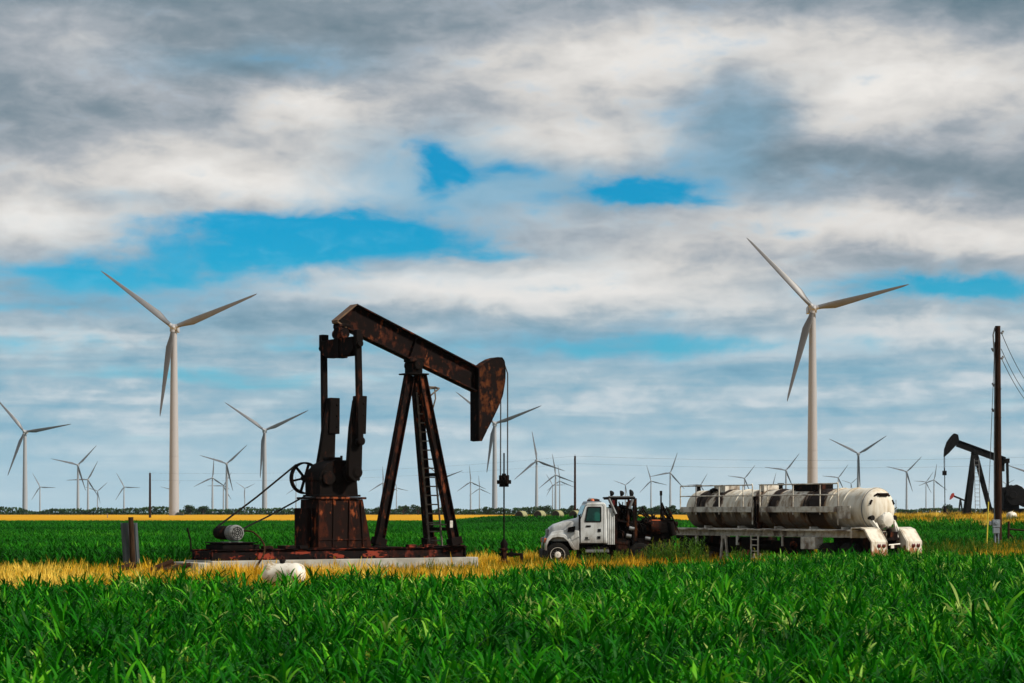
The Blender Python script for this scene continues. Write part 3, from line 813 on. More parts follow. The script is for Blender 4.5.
TURBINES = [
 (174, 328, 90, 142, "large white turbine on the wheat field, left of the rusty pump jack"),
 (812.5, 309, 97, 134, "largest white turbine, its tower rising behind the white tank trailer"),
 (25, 432, 47, 9.9, "mid-sized turbine at the left edge, leftmost of all the turbines"),
 (264.6, 430.5, 48, 25, "mid-sized turbine between the large left turbine and the pump jack's counterweights"),
 (78, 465, 27, 47, "turbine left of the large left one, tallest of the close cluster there"),
 (88, 479.6, 21, 62, "turbine overlapping the right side of the tallest in the left cluster"),
 (97.6, 491, 13, 42, "bright white tiny turbine at the right of the left cluster"),
 (40, 487, 15.5, 118, "small turbine just right of the leftmost turbine's tower"),
 (124, 487, 16, 118, "small turbine standing alone just left of the thin pole in the wheat"),
 (172, 490, 12, 164, "tiny turbine mostly hidden behind the large left turbine's tower"),
 (226.7, 463.7, 28, 43, "turbine with a wide Y of blades, tallest left of the drive belts"),
 (212.5, 477.8, 20.5, 86, "turbine with one blade straight up, left of the wide Y turbine"),
 (223.5, 486, 16, 180, "small turbine with a level blade tucked beside the wide Y turbine"),
 (244.8, 488.4, 11, 26, "tiny pale turbine between the wide Y turbine and the drive belt"),
 (296, 488, 12, 93, "tiny white turbine tower showing under the spoked sheave"),
 (383, 483, 17, 92, "small turbine just right of the rusty gearbox pedestal"),
 (396.5, 488, 12, 107, "tiny pale turbine between the pump jack's rear and middle legs"),
 (494.7, 423.7, 50, 21, "big turbine partly hidden by the horsehead and bridle cables"),
 (536.6, 460.7, 30, 100, "turbine right of the polished rod, tallest of the group before the truck"),
 (555.6, 475, 21.5, 99, "turbine left of the thin pole, largest of the overlapping three"),
 (559.7, 481, 16, 97, "small turbine just left of the thin pole, rightmost of the overlapping three"),
 (552.6, 485, 13, 121, "smallest and leftmost of the three overlapping turbines by the thin pole"),
 (625.4, 485, 13, 40, "small turbine rising right above the truck's headache rack"),
 (470.6, 482, 17, 95, "small turbine below the tip of the horsehead, larger of that pair"),
 (479.5, 488.6, 13, 95, "tiny turbine below the tip of the horsehead, smaller of that pair"),
 (442, 478, 22, 20, "turbine with its hub hidden behind the pump jack's near front leg"),
 (670.3, 472.8, 21.5, 71, "turbine just left of the tank trailer's front railing"),
 (651, 481, 16.5, 106, "small turbine between the truck's mast and its rack, above the round tree"),
 (700.5, 485, 13.5, 60, "small turbine half hidden behind the front end of the stained tank"),
 (744.6, 478.3, 17, 52, "turbine above the gap between the trailer's two railings"),
 (786, 470.3, 21.5, 52, "turbine directly left of the largest turbine's tower, above the trailer"),
 (772, 487, 15, 75, "small turbine showing one blade above the trailer railing left of the largest tower"),
 (838.3, 477.7, 16.5, 54, "small turbine just right of the largest turbine's tower"),
 (851, 483.4, 10, 42, "tiny turbine over the tank's clean rear, beside the blue-grey tower"),
 (858.4, 453.8, 33, 33, "blue-grey mid-sized turbine with a Y of blades above the tank's rear"),
 (906.6, 471.7, 21, 46, "turbine between the tank's rear end and the black pump jack"),
 (926, 482, 12.5, 175, "small turbine with a level blade, left of the black pump jack's rod"),
 (934, 480, 16.5, 81, "small turbine with a near-upright blade beside the black pump jack's rod"),
 (1006, 484, 10, 28, "tiny turbine at right behind the utility pole and black pump jack"),
 (1042, 478, 38, 160, "turbine at the right edge with only one blade reaching into view"),
]
for (px, py, L, ang, label) in TURBINES:
    Y = 38.0 / L * F
    hubz = CAM_H + (HOR - py) / F * Y
    yaw = R(2) + R(random.uniform(-5, 5)) - math.atan((px - 512) / F) * 0.6
    t = thing("wind_turbine", label, "wind turbine", (at(px, Y), Y, 0), yaw, "wind turbines across the horizon")
    def child(name, me, loc=(0, 0, 0)):
        c = bpy.data.objects.new(name, me); COL.objects.link(c); c.parent = t; c.location = loc; return c
    tw = child("tower", TOWER); tw.scale = (1, 1, hubz - 1.4)
    child("nacelle", NAC, (0, 0, hubz))
    hbo = child("hub", HUB, (0, 0, hubz)); hbo.rotation_euler = (0, R(90 - ang), 0)
    for q in range(3):
        b_ = child("blade", BLADE, (0, -2.9, hubz)); b_.rotation_euler = (0, R(90 - ang - 120 * q), 0)

tb = MB(); tb.box((0, 0, 1.1), (2.6, 2.2, 2.0)); tb.box((0, 0, 0.05), (3.0, 2.6, 0.1)); tb.box((0, 0, 2.16), (2.8, 2.4, 0.12)); tb.box((-0.6, -1.12, 1.1), (1.1, 0.06, 1.7)); tb.box((0.65, -1.12, 1.1), (1.1, 0.06, 1.7))
o = tb.build("transformer_box", M['green_box'], None, 30, 0.04); o.location = (at(180.5, 843), 843, 0)
tag(o, "dark green transformer box at the foot of the large left turbine", "transformer box")

# ------------------------------------------------------------------ main pump jack
TH = R(35); PX0, PY0 = at(413, 80), 80.0
fr = Frame(PX0, PY0, TH)
pj = thing("pump_jack", "large rusty pump jack with raised counterweights on a concrete pad", "pump jack", (PX0, PY0, 0), TH)
PADZ = 0.54
# concrete pad (lies under it, stays a thing of its own)
pad = MB(); pad.span((-9.45, -1.15, 0.0), (2.38, 1.15, PADZ)); pad.span((-10.0, -1.1, 0), (-9.452, 1.1, PADZ - 0.06))
o = pad.build("concrete_pad", M['concrete'], None, 30, 0.02); o.location = (PX0, PY0, 0); o.rotation_euler = (0, 0, TH)
tag(o, "long weathered concrete slab under the rusty pump jack", "concrete pad")
SZ = PADZ + 0.41                                        # top of the skid
sk = MB()
for yy in (-0.82, 0.82): sk.ibeam((-9.3, yy, PADZ + 0.205), (1.88, yy, PADZ + 0.205), 0.20, 0.40, 0.03)
for xx in (-9.2, -8.4, -7.4, -6.2, -5.0, -3.6, -2.2, -0.9, 0.4, 1.1, 1.75): sk.bar((xx, -0.70, PADZ + 0.2), (xx, 0.70, PADZ + 0.2), 0.14, 0.28, (1, 0, 0))
sk.box((-1.63, 0, SZ + 0.02), (1.0, 1.9, 0.036)); sk.box((1.40, 0, SZ + 0.02), (1.0, 2.2, 0.036))
sk.span((1.885, -0.92, PADZ + 0.003), (1.94, 0.92, SZ + 0.05))
for xx in (-7.0, -6.1, -5.5, -0.6, 0.2): sk.box((xx, -0.82, SZ + 0.06), (0.36, 0.30, 0.12))
for i in range(16): sk.box((-9.1 + i * 0.68, -0.94, PADZ + 0.06), (0.10, 0.06, 0.10))
sk.build("skid_base", M['rust_base'], pj, 30, 0.006)
st = MB(); x0, z0 = fr(191, 550, 0.6); st.tube([(-9.3, 0.9, SZ - .1), (-9.33, 0.9, SZ + 0.35), (-9.45, 0.92, SZ + 0.80)], 0.035, 8)
st.build("upright_rod", M['rust_dark'], pj)

# pedestal
pe = MB()
ped = [(-4.80, SZ + 0.035), (-2.33, SZ + 0.035), (-2.74, 2.84), (-4.72, 2.84)]
pe.prism(ped, -0.70, 0.70)
pe.span((-4.86, -0.78, 2.845), (-2.62, 0.78, 2.93))
pe.span((-4.95, -0.80, SZ + 0.002), (-2.2, 0.80, SZ + 0.033))
for xx in (-4.74, -4.1, -3.4, -2.75):
    pe.bar((xx, -0.725, SZ + 0.04), (xx + (0.03 if xx < -3 else -0.12), -0.725, 2.83), 0.045, 0.06, (1, 0, 0))
pe.span((-4.70, -0.735, SZ + 0.30), (-2.55, -0.705, SZ + 0.36))
pe.span((-4.85, -0.45, SZ + 0.3), (-4.79, 0.45, 2.5))
pe.span((-5.02, -0.30, SZ + .036), (-4.862, 0.66, 2.5)); pe.span((-5.9, -.2, SZ), (-5.4, .4, SZ + .12))
pe.build("pedestal", M['rust_box'], pj, 30, 0.012)

# gearbox
SHX, SHZ = -3.28, 3.98
gb = MB()
gb.prism([(-4.58, 2.94), (-2.88, 2.94), (-2.92, 3.45), (-2.98, 3.9), (-3.10, 4.22), (-3.42, 4.36), (-3.9, 4.36), (-4.25, 4.20), (-4.52, 3.92), (-4.60, 3.55)], -0.58, 0.58)
gb.span((-4.66, -0.66, 3.58), (-2.84, 0.66, 3.70))
gb.span((-4.66, -0.64, 2.945), (-2.80, 0.64, 3.02))
for yy in (-0.62, 0.62):
    gb.cyl((SHX, yy - 0.12, SHZ - 0.1), (SHX, yy + 0.12, SHZ - 0.1), 0.36, n=22)
    gb.cyl((-4.25, yy - 0.10, 3.66), (-4.25, yy + 0.10, 3.66), 0.27, n=20)
    gb.cyl((-3.85, yy - 0.08, 3.66), (-3.85, yy + 0.08, 3.66), 0.17, n=16)
for i in range(9): gb.cyl((-4.5 + i * 0.2, -0.63, 3.55), (-4.5 + i * 0.2, -0.63, 3.76), 0.025, n=6)
gb.box((-3.7, 0, 4.42), (0.55, 0.5, 0.12)); gb.cyl((-3.3, 0, 4.36), (-3.3, 0, 4.55), 0.05)
gb.cyl((SHX, -1.25, SHZ - 0.1), (SHX, 1.25, SHZ - 0.1), 0.17, n=18)
gb.cyl((-4.34, 0.55, 3.68), (-4.34, 1.2, 3.68), 0.08, n=14)
gb.build("gearbox", M['rust_dark'], pj, 35, 0.015)
# spoked sheave
SV = (-4.34, 1.06, 3.68)
sv = MB(); sv.ring(SV, (0, 1, 0), 0.63, 0.20, 0.07, 40); sv.cyl((SV[0], 0.94, SV[2]), (SV[0], 1.18, SV[2]), 0.12, n=16)
for q in range(6):
    a = R(60 * q + 12); sv.bar((SV[0] + math.cos(a) * .1, 1.06, SV[2] + math.sin(a) * .1), (SV[0] + math.cos(a) * .575, 1.06, SV[2] + math.sin(a) * .575), 0.10, 0.075)
sv.build("sheave", M['rust_dark'], pj)
# motor
mx_, mz = -8.02, 1.56
mo = MB()
mo.lathe([(0, 0.05), (0.0, 0.25), (0.05, 0.30), (0.14, 0.31), (0.18, 0.28), (0.46, 0.28), (0.48, 0.30), (0.56, 0.25), (0.58, 0.05)], (mx_, -0.38, mz), (0, 1, 0), 28)
for q in range(26):
    a = 2 * math.pi * q / 26
    mo.bar((mx_ + math.cos(a) * .285, -0.16, mz + math.sin(a) * .285), (mx_ + math.cos(a) * .285, 0.08, mz + math.sin(a) * .285), 0.014, 0.03, (-math.sin(a), 0, math.cos(a)))
mo.box((mx_ + 0.38, 0.1, mz + .05), (0.16, 0.26, 0.22)); mo.box((mx_, 0.1, mz - 0.36), (0.6, 0.7, 0.06))
motor = mo.build("motor", M['motor'], pj, 30)
fc = MB()
for r_ in (0.08, 0.15, 0.22): fc.ring((mx_, -0.386, mz), (0, 1, 0), r_, 0.02, 0.022, 24)
for q in range(8):
    a = R(45 * q); fc.bar((mx_ + math.cos(a) * .04, -0.39, mz + math.sin(a) * .04), (mx_ + math.cos(a) * .25, -0.39, mz + math.sin(a) * .25), 0.014, 0.018)
fc.build("fan_grille", M['black'], motor)
ms = MB(); ms.cyl((mx_, 0.92, mz), (mx_, 1.18, mz), 0.24, n=24); ms.cyl((mx_, 0.55, mz), (mx_, 0.93, mz), 0.06)
ms.cyl((mx_, 0.205, mz), (mx_, 0.9, mz), 0.26, 0.27, n=18)
ms.build("motor_sheave", M['rust_dark'], motor)
sd = MB(); sd.span((-8.75, -0.62, SZ + .002), (-7.2, 0.8, SZ + 0.18)); sd.span((-8.6, -0.5, SZ + .182), (-7.4, 0.75, mz - 0.392)); sd.span((-8.8, -0.7, mz - .39), (-7.3, 0.8, mz - 0.35 + .005))
sd.build("motor_stand", M['rust_dark'], pj, 30, 0.01)
# belts
def tangents(c0, r0, c1, r1):
    out = []; d = Vector((c1[0] - c0[0], c1[1] - c0[1])); D = d.length; base = math.atan2(d.y, d.x)
    al = math.acos((r0 - r1) / D)
    for s_ in (1, -1):
        a = base + s_ * al; out.append(((c0[0] + math.cos(a) * r0, c0[1] + math.sin(a) * r0), (c1[0] + math.cos(a) * r1, c1[1] + math.sin(a) * r1)))
    return out
for (p, q) in tangents((SV[0], SV[2]), 0.645, (mx_, mz), 0.25):
    be = MB(); d = Vector((q[0] - p[0], 0, q[1] - p[1]))
    for yy in (1.01, 1.06, 1.11):
        mid_ = ((p[0] + q[0]) / 2, yy, (p[1] + q[1]) / 2 - 0.05)
        be.tube([(p[0], yy, p[1]), mid_, (q[0], yy, q[1])], 0.024, 6)
    be.build("drive_belt", M['rubber'], pj)
# conduit hose
hs = MB(); hp = [(mx_ + .42, -0.05, mz + .08), (mx_ + .62, -0.5, mz + .02), (mx_ + .78, -0.95, mz - .35), (mx_ + .72, -1.15, mz - .75), (mx_ + .45, -1.22, mz - 1.15), (mx_ + .3, -1.25, 0.2)]
def smoothpath(pts, n=6):
    pts = [Vector(p) for p in pts]; out = []
    for i in range(len(pts) - 1):
        p0, p1, p2, p3 = pts[max(i - 1, 0)], pts[i], pts[i + 1], pts[min(i + 2, len(pts) - 1)]
        for j in range(n):
            t = j / n
            out.append(0.5 * ((2 * p1) + (p2 - p0) * t + (2 * p0 - 5 * p1 + 4 * p2 - p3) * t * t + (3 * p1 - p0 - 3 * p2 + p3) * t ** 3))
    return out + [pts[-1]]
hs.tube(smoothpath(hp), 0.035, 8); hs.build("conduit", M['plank'], pj)

# cranks + counterweights, pitmans
for side in (-1, 1):
    yc = side * 1.08
    ck = MB()
    if side < 0:
        outl = [fr(346.8, 476, yc), fr(347.2, 460, yc), fr(349.5, 428, yc), fr(353.5, 400, yc), fr(362.5, 400, yc), fr(361.5, 430, yc), fr(360.3, 476, yc), fr(354.5, 482.5, yc)]
    else:
        outl = [fr(317.3, 475, yc), fr(317.3, 462, yc), fr(320.2, 445, yc), fr(323, 425, yc), fr(328.5, 401, yc), fr(334.5, 401, yc), fr(334.3, 434, yc), fr(333.2, 475, yc)]
    ck.prism(outl, yc - 0.12, yc + 0.12)
    ck.cyl((SHX, yc - .15, SHZ - .1), (SHX, yc + .15, SHZ - .1), 0.22, n=20)
    cx_ = SHX + (0.02 if side < 0 else 0.0)
    pinz = 5.08
    ck.cyl((cx_, yc + side * .1, pinz), (cx_, yc + side * .42, pinz), 0.13, n=16)
    co = ck.build("crank", M['rust_dark'], pj, 30, 0.02)
    ctr = (332.6 if side > 0 else 359.6)
    cw = MB(); ca, cb2 = fr(ctr, 398 if side > 0 else 396, yc), fr(ctr + (-.8 if side < 0 else 0), 434, yc)
    cw.prism([(cb2[0] - .27, cb2[1]), (cb2[0] + .22, cb2[1]), (ca[0] + .23, ca[1]), (ca[0] - .20, ca[1])], yc - .19, yc + .19)
    for tq in (.2, .5, .8): cw.cyl((cb2[0] + .1, yc - .23, cb2[1] + (ca[1] - cb2[1]) * tq), (cb2[0] + .1, yc + .22, cb2[1] + (ca[1] - cb2[1]) * tq), 0.05, n=8)
    cw.build("counterweight", M['rust_dark'], co, 30, 0.02)
    yp = side * 1.33
    pt = MB(); top = Vector((-3.33, yp, 8.83)); bot = Vector((cx_, yp + side * .02, pinz))
    pt.bar(bot, top, 0.17, 0.24, (0, 1, 0)); pt.cyl(bot - Vector((0, .13, 0)), bot + Vector((0, .11, 0)), 0.17, n=18)
    pt.box(top + Vector((0, 0, 0.22)), (0.30, 0.26, 0.62))
    pt.cyl(top + Vector((0, -.2, 0)), top + Vector((0, .2, 0)), 0.13, n=16)
    pt.build("pitman_arm", M['rust_dark'], pj, 30, 0.015)
# equaliser
eq = MB()
v0 = [( -1.22, 8.60), (-0.9, 8.42), (0.9, 8.42), (1.22, 8.60), (1.22, 9.08), (-1.22, 9.08)]
for xx in (-0.17, 0.12):
    n_ = len(v0); b0 = [(-3.33 + xx, a, z) for a, z in v0] + [(-3.33 + xx + .05, a, z) for a, z in v0]
    eq.add(b0, [tuple(range(n_)), tuple(range(2 * n_ - 1, n_ - 1, -1))] + [(i, (i + 1) % n_, (i + 1) % n_ + n_, i + n_) for i in range(n_)])
eq.box((-3.33, 0, 9.095), (0.40, 2.4, 0.03)); eq.box((-3.33, 0, 8.41), (0.36, 1.7, 0.02))
eq.box((-3.33, 0, 8.76), (0.42, 0.36, 0.80))
eq.cyl((-3.33, -0.36, 9.30), (-3.33, 0.36, 9.30), 0.20, n=18); eq.box((-3.33, 0, 9.42), (0.40, 0.42, 0.55))
eq.build("equalizer", M['rust'], pj, 30, 0.015)

# walking beam: outline read on its near face
WB = 0.23
ol = [fr(338.0, 321, -WB), fr(357.0, 305, -WB), fr(479.0, 368.3, -WB), fr(478.5, 390.8, -WB), fr(347, 326.8, -WB)]
A0, A1, A2, A3, A4 = [Vector((p[0], 0, p[1])) for p in ol]
wb = MB()
wb.prism([(p.x, p.z) for p in (A0, A1, A2, A3, A4)], -0.022, 0.022)
def plate(a, b_, th, y0, y1, mb, inward):
    d = (b_ - a).normalized(); nrm = Vector((-d.z, 0, d.x)) * inward
    pts = [a, b_, b_ + nrm * th, a + nrm * th]
    mb.prism([(p.x, p.z) for p in pts], y0, y1)
plate(A1, A2, 0.055, -WB, WB, wb, 1); plate(A4, A3, 0.055, -WB, WB, wb, -1)
for t in (0.49,):
    a = A1.lerp(A2, t); d = (A2 - A1).normalized(); nrm = Vector((d.z, 0, -d.x))
    wb.bar(a + nrm * 0.01, a + nrm * 0.86, 0.36, 0.02)
wbo = wb.build("walking_beam", M['rust_beam'], pj, 30, 0.004)
ep = MB(); plate(A0, A1, 0.05, -WB - .01, WB + .01, ep, 1); plate(A4, A0, 0.05, -WB, WB, ep, 1)
ep.build("end_plate", M['cap_plate'], wbo, 30)
# tail bearing
tbm = MB(); tbm.bar((-3.33, 0, 9.45), (-3.20, 0, 9.86), 0.40, 0.5); tbm.box((-3.22, 0, 9.62), (0.62, 0.5, 0.10))
tbm.build("tail_bearing", M['rust_dark'], pj, 30, 0.01)
# horsehead
HB = 0.28
hd = MB()
pts = [(479.3, 368), (486, 362.4), (492.6, 358.6), (498, 357), (501.5, 357.2), (504.3, 361), (505.2, 370), (505, 380), (502.6, 395), (498.5, 406), (492.8, 418), (487, 429.5), (481.3, 441.2), (479.5, 441.2)]
hd.prism([fr(a, b_, -HB) for a, b_ in pts], -HB, HB)
hx = [fr(a, b_, -HB) for a, b_ in pts]

for i in range(4, 12): hd.bar((hx[i][0], -HB + .0, hx[i][1]), (hx[i + 1][0], -HB, hx[i + 1][1]), 0.05, 0.05)
hdo = hd.build("horsehead", M['rust_head'], pj, 30, 0.02)
bk = MB(); bk.bar((hx[0][0] - .03, 0, hx[0][1] - .05), (hx[-1][0] - .03, 0, hx[-1][1] + .02), 0.62, 0.05); bk.build("shade_toned_back_plate", M['rust_dark'], hdo, 30)  # back face's shade put into its colour: darker steel than the head

# samson post: three legs, top plate, saddle bearing
apex = Vector((0.03, 0, 7.88))
sbm = MB(); sbm.span((-0.42, -0.42, 7.83), (0.50, 0.42, 7.89)); sbm.box((0.03, 0, 8.08), (0.46, 0.62, 0.36)); sbm.cyl((0.03, -0.42, 8.22), (0.03, 0.42, 8.22), 0.20, n=20)
sbm.box((0.06, 0, 8.42), (0.7, 0.5, 0.16))
sbm.build("saddle_bearing", M['rust_dark'], pj, 30, 0.015)
footr, footn, footf = Vector((-1.63, 0, SZ + .03)), Vector((1.40, -0.96, SZ + .03)), Vector((1.40, 0.96, SZ + .03))
tops = (Vector((-0.16, 0, 7.82)), Vector((0.26, -0.20, 7.82)), Vector((0.26, 0.20, 7.82)))
for ft, tp in zip((footr, footn, footf), tops):
    lg = MB(); lg.ibeam(ft, tp, 0.30, 0.36, 0.035, (0, 1, 0) if ft is footr else (0, 1, 0))
    lg.box(ft + Vector((0, 0, 0.035)), (0.62, 0.5, 0.05)); lg.bar(ft.lerp(tp, .05) + Vector((-.0, 0, 0)), ft.lerp(tp, .0) + Vector((0, 0, .05)), 0.42, 0.5)
    l_ = lg.build("leg", M['rust'], pj, 30, 0.006)
    if ft is footn:
        c = ft.lerp(tp, 0.115); pl = MB(); pl.box((c.x - .12, c.y - 0.17, c.z + .1), (0.13, 0.012, 0.28)); pl.build("tag_plate", M['tagwhite'], l_)
xb = MB()
for t in (0.10, 0.42, 0.70): xb.bar(footn.lerp(tops[1], t), footf.lerp(tops[2], t), 0.10, 0.14, (1, 0, 0))
xb.build("cross_brace", M['rust_dark'], pj, 30)
# ladder
ld = MB()
lb, lt = fr.p(436.0, 546, -0.1), fr.p(422.5, 392, -0.1)
for sgn in (-1, 1):
    ld.bar(lb + Vector((sgn * .19, -sgn * .16, 0)), lt + Vector((sgn * .17, -sgn * .15, 0)), 0.05, 0.06)
for i in range(17):
    p = lb.lerp(lt, (i + 0.6) / 17); ld.cyl(p + Vector((-.19, .16, 0)), p + Vector((.19, -.16, 0)), 0.026, n=6)
ld.bar(lb.lerp(lt, .14) + Vector((.1, -.7, 0)), lb.lerp(lt, .14) + Vector((.1, .6, 0)), 0.16, 0.05, (1, 0, 0))
hoop = [(0.62, -0.3, 7.0), (0.80, -0.34, 7.15), (1.02, -0.32, 7.30), (1.12, -0.1, 7.34), (1.08, 0.15, 7.34), (0.8, 0.25, 7.32), (0.5, 0.22, 7.3)]
ld.tube(smoothpath(hoop, 5), 0.035, 8); ld.tube([(0.58, -.3, 7.36), (0.86, -.33, 7.36), (1.05, -.3, 7.31)], 0.03, 8); ld.tube([(0.82, -.33, 7.3), (0.86, -.33, 6.9), (0.72, -.3, 6.4)], 0.03, 8)
ld.build("ladder", M['ladder'], pj, 30)
# bridle cables, carrier bar, rod
WX = fr(504.0, 480, 0.0)[0]
hx_front = fr(504.4, 372, 0)[0]
for yy in (-0.25, 0.25):
    cb = MB(); cb.tube([(fr(503.6, 361, -.28)[0], yy, fr(503, 361)[1]), (WX + .01, yy, fr(504, 374)[1]), (WX + .01, yy, fr(504, 400)[1]), (WX, yy * 1.02, fr(504, 481)[1])], 0.028, 6); cb.build("bridle_cable", M['wire'], pj)
cz = fr(504, 482)[1]
cbm = MB(); cbm.box((WX, 0, cz), (0.22, 0.74, 0.16)); cbm.box((WX, 0, cz - .12), (0.2, 0.42, 0.16)); cbm.cyl((WX, 0, cz), (WX, 0, cz + .35), 0.09, n=12)
for yy in (-.25, .25): cbm.cyl((WX, yy, cz + .02), (WX, yy, cz + .28), 0.07, n=10)
cbm.build("carrier_bar", M['rust_dark'], pj, 30, 0.01)
rod = MB(); rod.cyl((WX, 0, 1.0), (WX, 0, fr(504, 453)[1]), 0.032, n=8); rod.build("polished_rod", M['rust_dark'], pj)
# wellhead
wl = thing("wellhead", "dark stuffing box and flowline pipe under the pump jack's polished rod", "wellhead", (PX0 + WX * math.cos(TH), PY0 + WX * math.sin(TH), 0), 0)
wm = MB(); wm.lathe([(0, .16), (0.25, .16), (0.27, .24), (0.34, .24), (0.36, .12), (0.75, .12), (0.77, .19), (0.85, .19), (0.87, .13), (1.05, .16), (1.15, .10), (1.25, .05)], (0, 0, 0), (0, 0, 1), 18)
wm.build("stuffing_box", M['rust_dark'], wl)
fp = MB(); fp.tube([(-0.2, 0, .60), (0.75, 0, .60)], 0.06, 8); fp.tube([(0.72, 0, .64), (0.72, 0, 0.02)], 0.07, 8); fp.box((.3, 0, .60), (.2, .2, .2)); fp.cyl((.3, 0, .6), (.3, 0, .82), .03); fp.cyl((.3, 0, .80), (.3, 0, .83), .11)
fp.build("flowline", M['rust_dark'], wl)

# ------------------------------------------------------------------ small things by the pump jack
dr = MB(); L_ = 1.28; rr = 0.345
dr.lathe([(0, .02), (0.01, .20), (0.05, .28), (0.14, .318), (0.24, rr), (0.34, .318), (0.42, rr), (0.62, .322), (0.70, rr), (0.92, .322), (1.0, rr), (1.14, .318), (1.23, .28), (1.27, .20), (1.28, .02)], (-L_ / 2, 0, 0.46), (1, 0, 0), 28)
DY = 61.0
drum = thing("plastic_drum", "stained white plastic tank lying on its side in the grass before the pad", "drum", (at(284, DY), DY, 0.0), R(-14))
dr.build("shell", M['white_drum'], drum, 50)
dc = MB(); dc.cyl((-0.05, 0.0, 0.78), (-0.05, 0, 0.86), 0.08, n=14); dc.cyl((-0.05, 0.0, 0.85), (-0.05, 0, 0.89), 0.10, n=14); dc.build("filler_cap", M['rubber'], drum)

SY = 70.0
sg = thing("sign", "leaning back of a grey metal sign on a brown wooden post", "sign", (at(132.5, SY), SY, 0), R(14))
po = MB(); po.tube([(0.05, 0, 0), (0.0, 0, 0.9), (-0.06, 0, 2.17)], [0.10, 0.095, 0.09], 14); po.build("post", M['wood'], sg)
for (x0, x1, yy, lean) in ((-0.34, -0.03, 0.14, -0.06), (0.02, 0.24, 0.15, -0.06)):
    pn = MB(); n_ = 5
    for i in range(n_):
        a = x0 + (x1 - x0) * i / n_; b_ = x0 + (x1 - x0) * (i + 1) / n_
        pn.prism([(a + .03, 0.55), (b_ + .03, 0.55), (b_ - .06, 1.97), (a - .06, 1.97)], yy + (0.0 if i % 2 else 0.05), yy + (0.012 if i % 2 else 0.062))
    pn.build("metal_sheet", M['sign_sheet'], sg, 30)
for i, (px, py, Y, a, tz, ln, lab) in enumerate([(160.5, 568, 69, 22, 20, 0.95, "rotten brown plank propped up steeply in the dry grass beside the pad"),
                                   (177, 569, 68.5, 10, 10, 0.95, "rotten brown plank lying close to the pad's left end"),
                                   (126.5, 568.5, 68, 30, 14, 0.60, "short rotten plank at the foot of the sign post")]):
    pk = MB(); pk.box((0, 0, 0), (ln, 0.24, 0.12)); pk.box((ln * .1, 0.02, 0.066), (ln * .7, 0.1, 0.012))
    o = pk.build("wooden_plank", M['plank'], None, 30, 0.012)
    o.location = (at(px, Y), Y, 0.05 + CAM_H + (HOR - py) / F * Y); o.rotation_euler = (R(20), R(-tz), R(a))
    tag(o, lab, "plank", "rotten planks in the dry grass")

# hay bales
bale_src = None
for i, (px, Y, lab) in enumerate([(519, 330, "dark-ended round hay bale nearest the polished rod, leftmost of the row"),
                                  (537.5, 330, "dark-ended round hay bale second from the polished rod"),
                                  (555.5, 329, "dark-ended round hay bale second from the truck"),
                                  (573, 328, "dark-ended round hay bale just left of the truck, rightmost of the row")]):
    if bale_src is None:
        t = thing("hay_bale", lab, "hay bale", (0, 0, 0), 0, "row of round hay bales")
        hm = MB(); hm.lathe([(0.0, .68), (0.02, .78), (0.08, .80), (1.5, .81), (1.54, .78), (1.55, .68)], (0, 0, 0.78), (0, 1, 0), 24); hm.build("wrapped_side", M['hay'], t)
        he = MB(); he.lathe([(0, .05), (0.01, .3), (0.0, .5), (0.02, .72), (0.03, .70)], (0, -0.04, 0.78), (0, 1, 0), 24); he.build("bale_end", M['hay_end'], t)
        bale_src = t
    else:
        t = copy_tree(bale_src); t["label"] = lab
    t.location = (at(px, Y), Y, float(gz(at(px, Y), Y)) - 0.03); t.rotation_euler = (0, 0, R(-30)); t.scale = (0.98, 0.98, 0.98)

# ------------------------------------------------------------------ truck
TRZ = R(3)
TX0, TY0 = 1.18, 86.5
ft_ = Frame(TX0, TY0, TRZ)
tk = thing("work_truck", "dirty white conventional cab truck with dark oilfield gear behind its cab", "truck", (TX0, TY0, 0), TRZ)
W = 1.12
def T(px, py, y=-W): return ft_(px, py, y)
def Tm(px, py, y=-W):
    a, b_ = ft_(px, py, y); return Vector((a, y, b_))
# hood: loft of cross-sections along x
def loft(secs, name, mat, parent, smooth=50):
    mb = MB(); n = len(secs[0]); v = [p for s in secs for p in s]; f = []
    for i in range(len(secs) - 1):
        for j in range(n): f.append((i * n + j, i * n + (j + 1) % n, (i + 1) * n + (j + 1) % n, (i + 1) * n + j))
    f += [tuple(range(n)), tuple(range((len(secs) - 1) * n, len(secs) * n))]
    mb.add(v, f); return mb.build(name, mat, parent, smooth)
def hood_sec(x, zb, zt, w, rnd=0.22):
    pts = []
    pts.append((x, -w, zb)); pts.append((x, -w, zt - rnd * 1.2))
    for q in range(1, 6):
        a = R(90 * q / 6); pts.append((x, -w + rnd * (1 - math.cos(a)), zt - rnd * 1.2 + rnd * 1.05 * math.sin(a)))
    pts.append((x, -w * 0.45, zt - 0.03)); pts.append((x, 0, zt))
    return pts + [(p[0], -p[1], p[2]) for p in reversed(pts[:-1])]
xh = [T(549.5, 520)[0], T(551, 520)[0], T(555, 520)[0], T(566, 520)[0], T(579, 520)[0]]
zh = [T(549.5, 532)[1], T(551, 527)[1], T(555, 524.2)[1], T(566, 520.6)[1], T(578.5, 517.8)[1]]
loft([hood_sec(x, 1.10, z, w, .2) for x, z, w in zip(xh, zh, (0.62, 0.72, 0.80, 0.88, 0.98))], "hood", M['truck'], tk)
gr = MB(); gr.box((xh[0] - .02, 0, 1.30), (0.06, 1.05, 0.62))
for i in range(7): gr.box((xh[0] - .06, 0, 1.04 + i * .085), (0.03, 1.0, 0.03))
gr.build("grille", M['steel'], tk, 30)
WCX, WCZ, WR = T(557.6, 556)[0], 0.52, 0.52
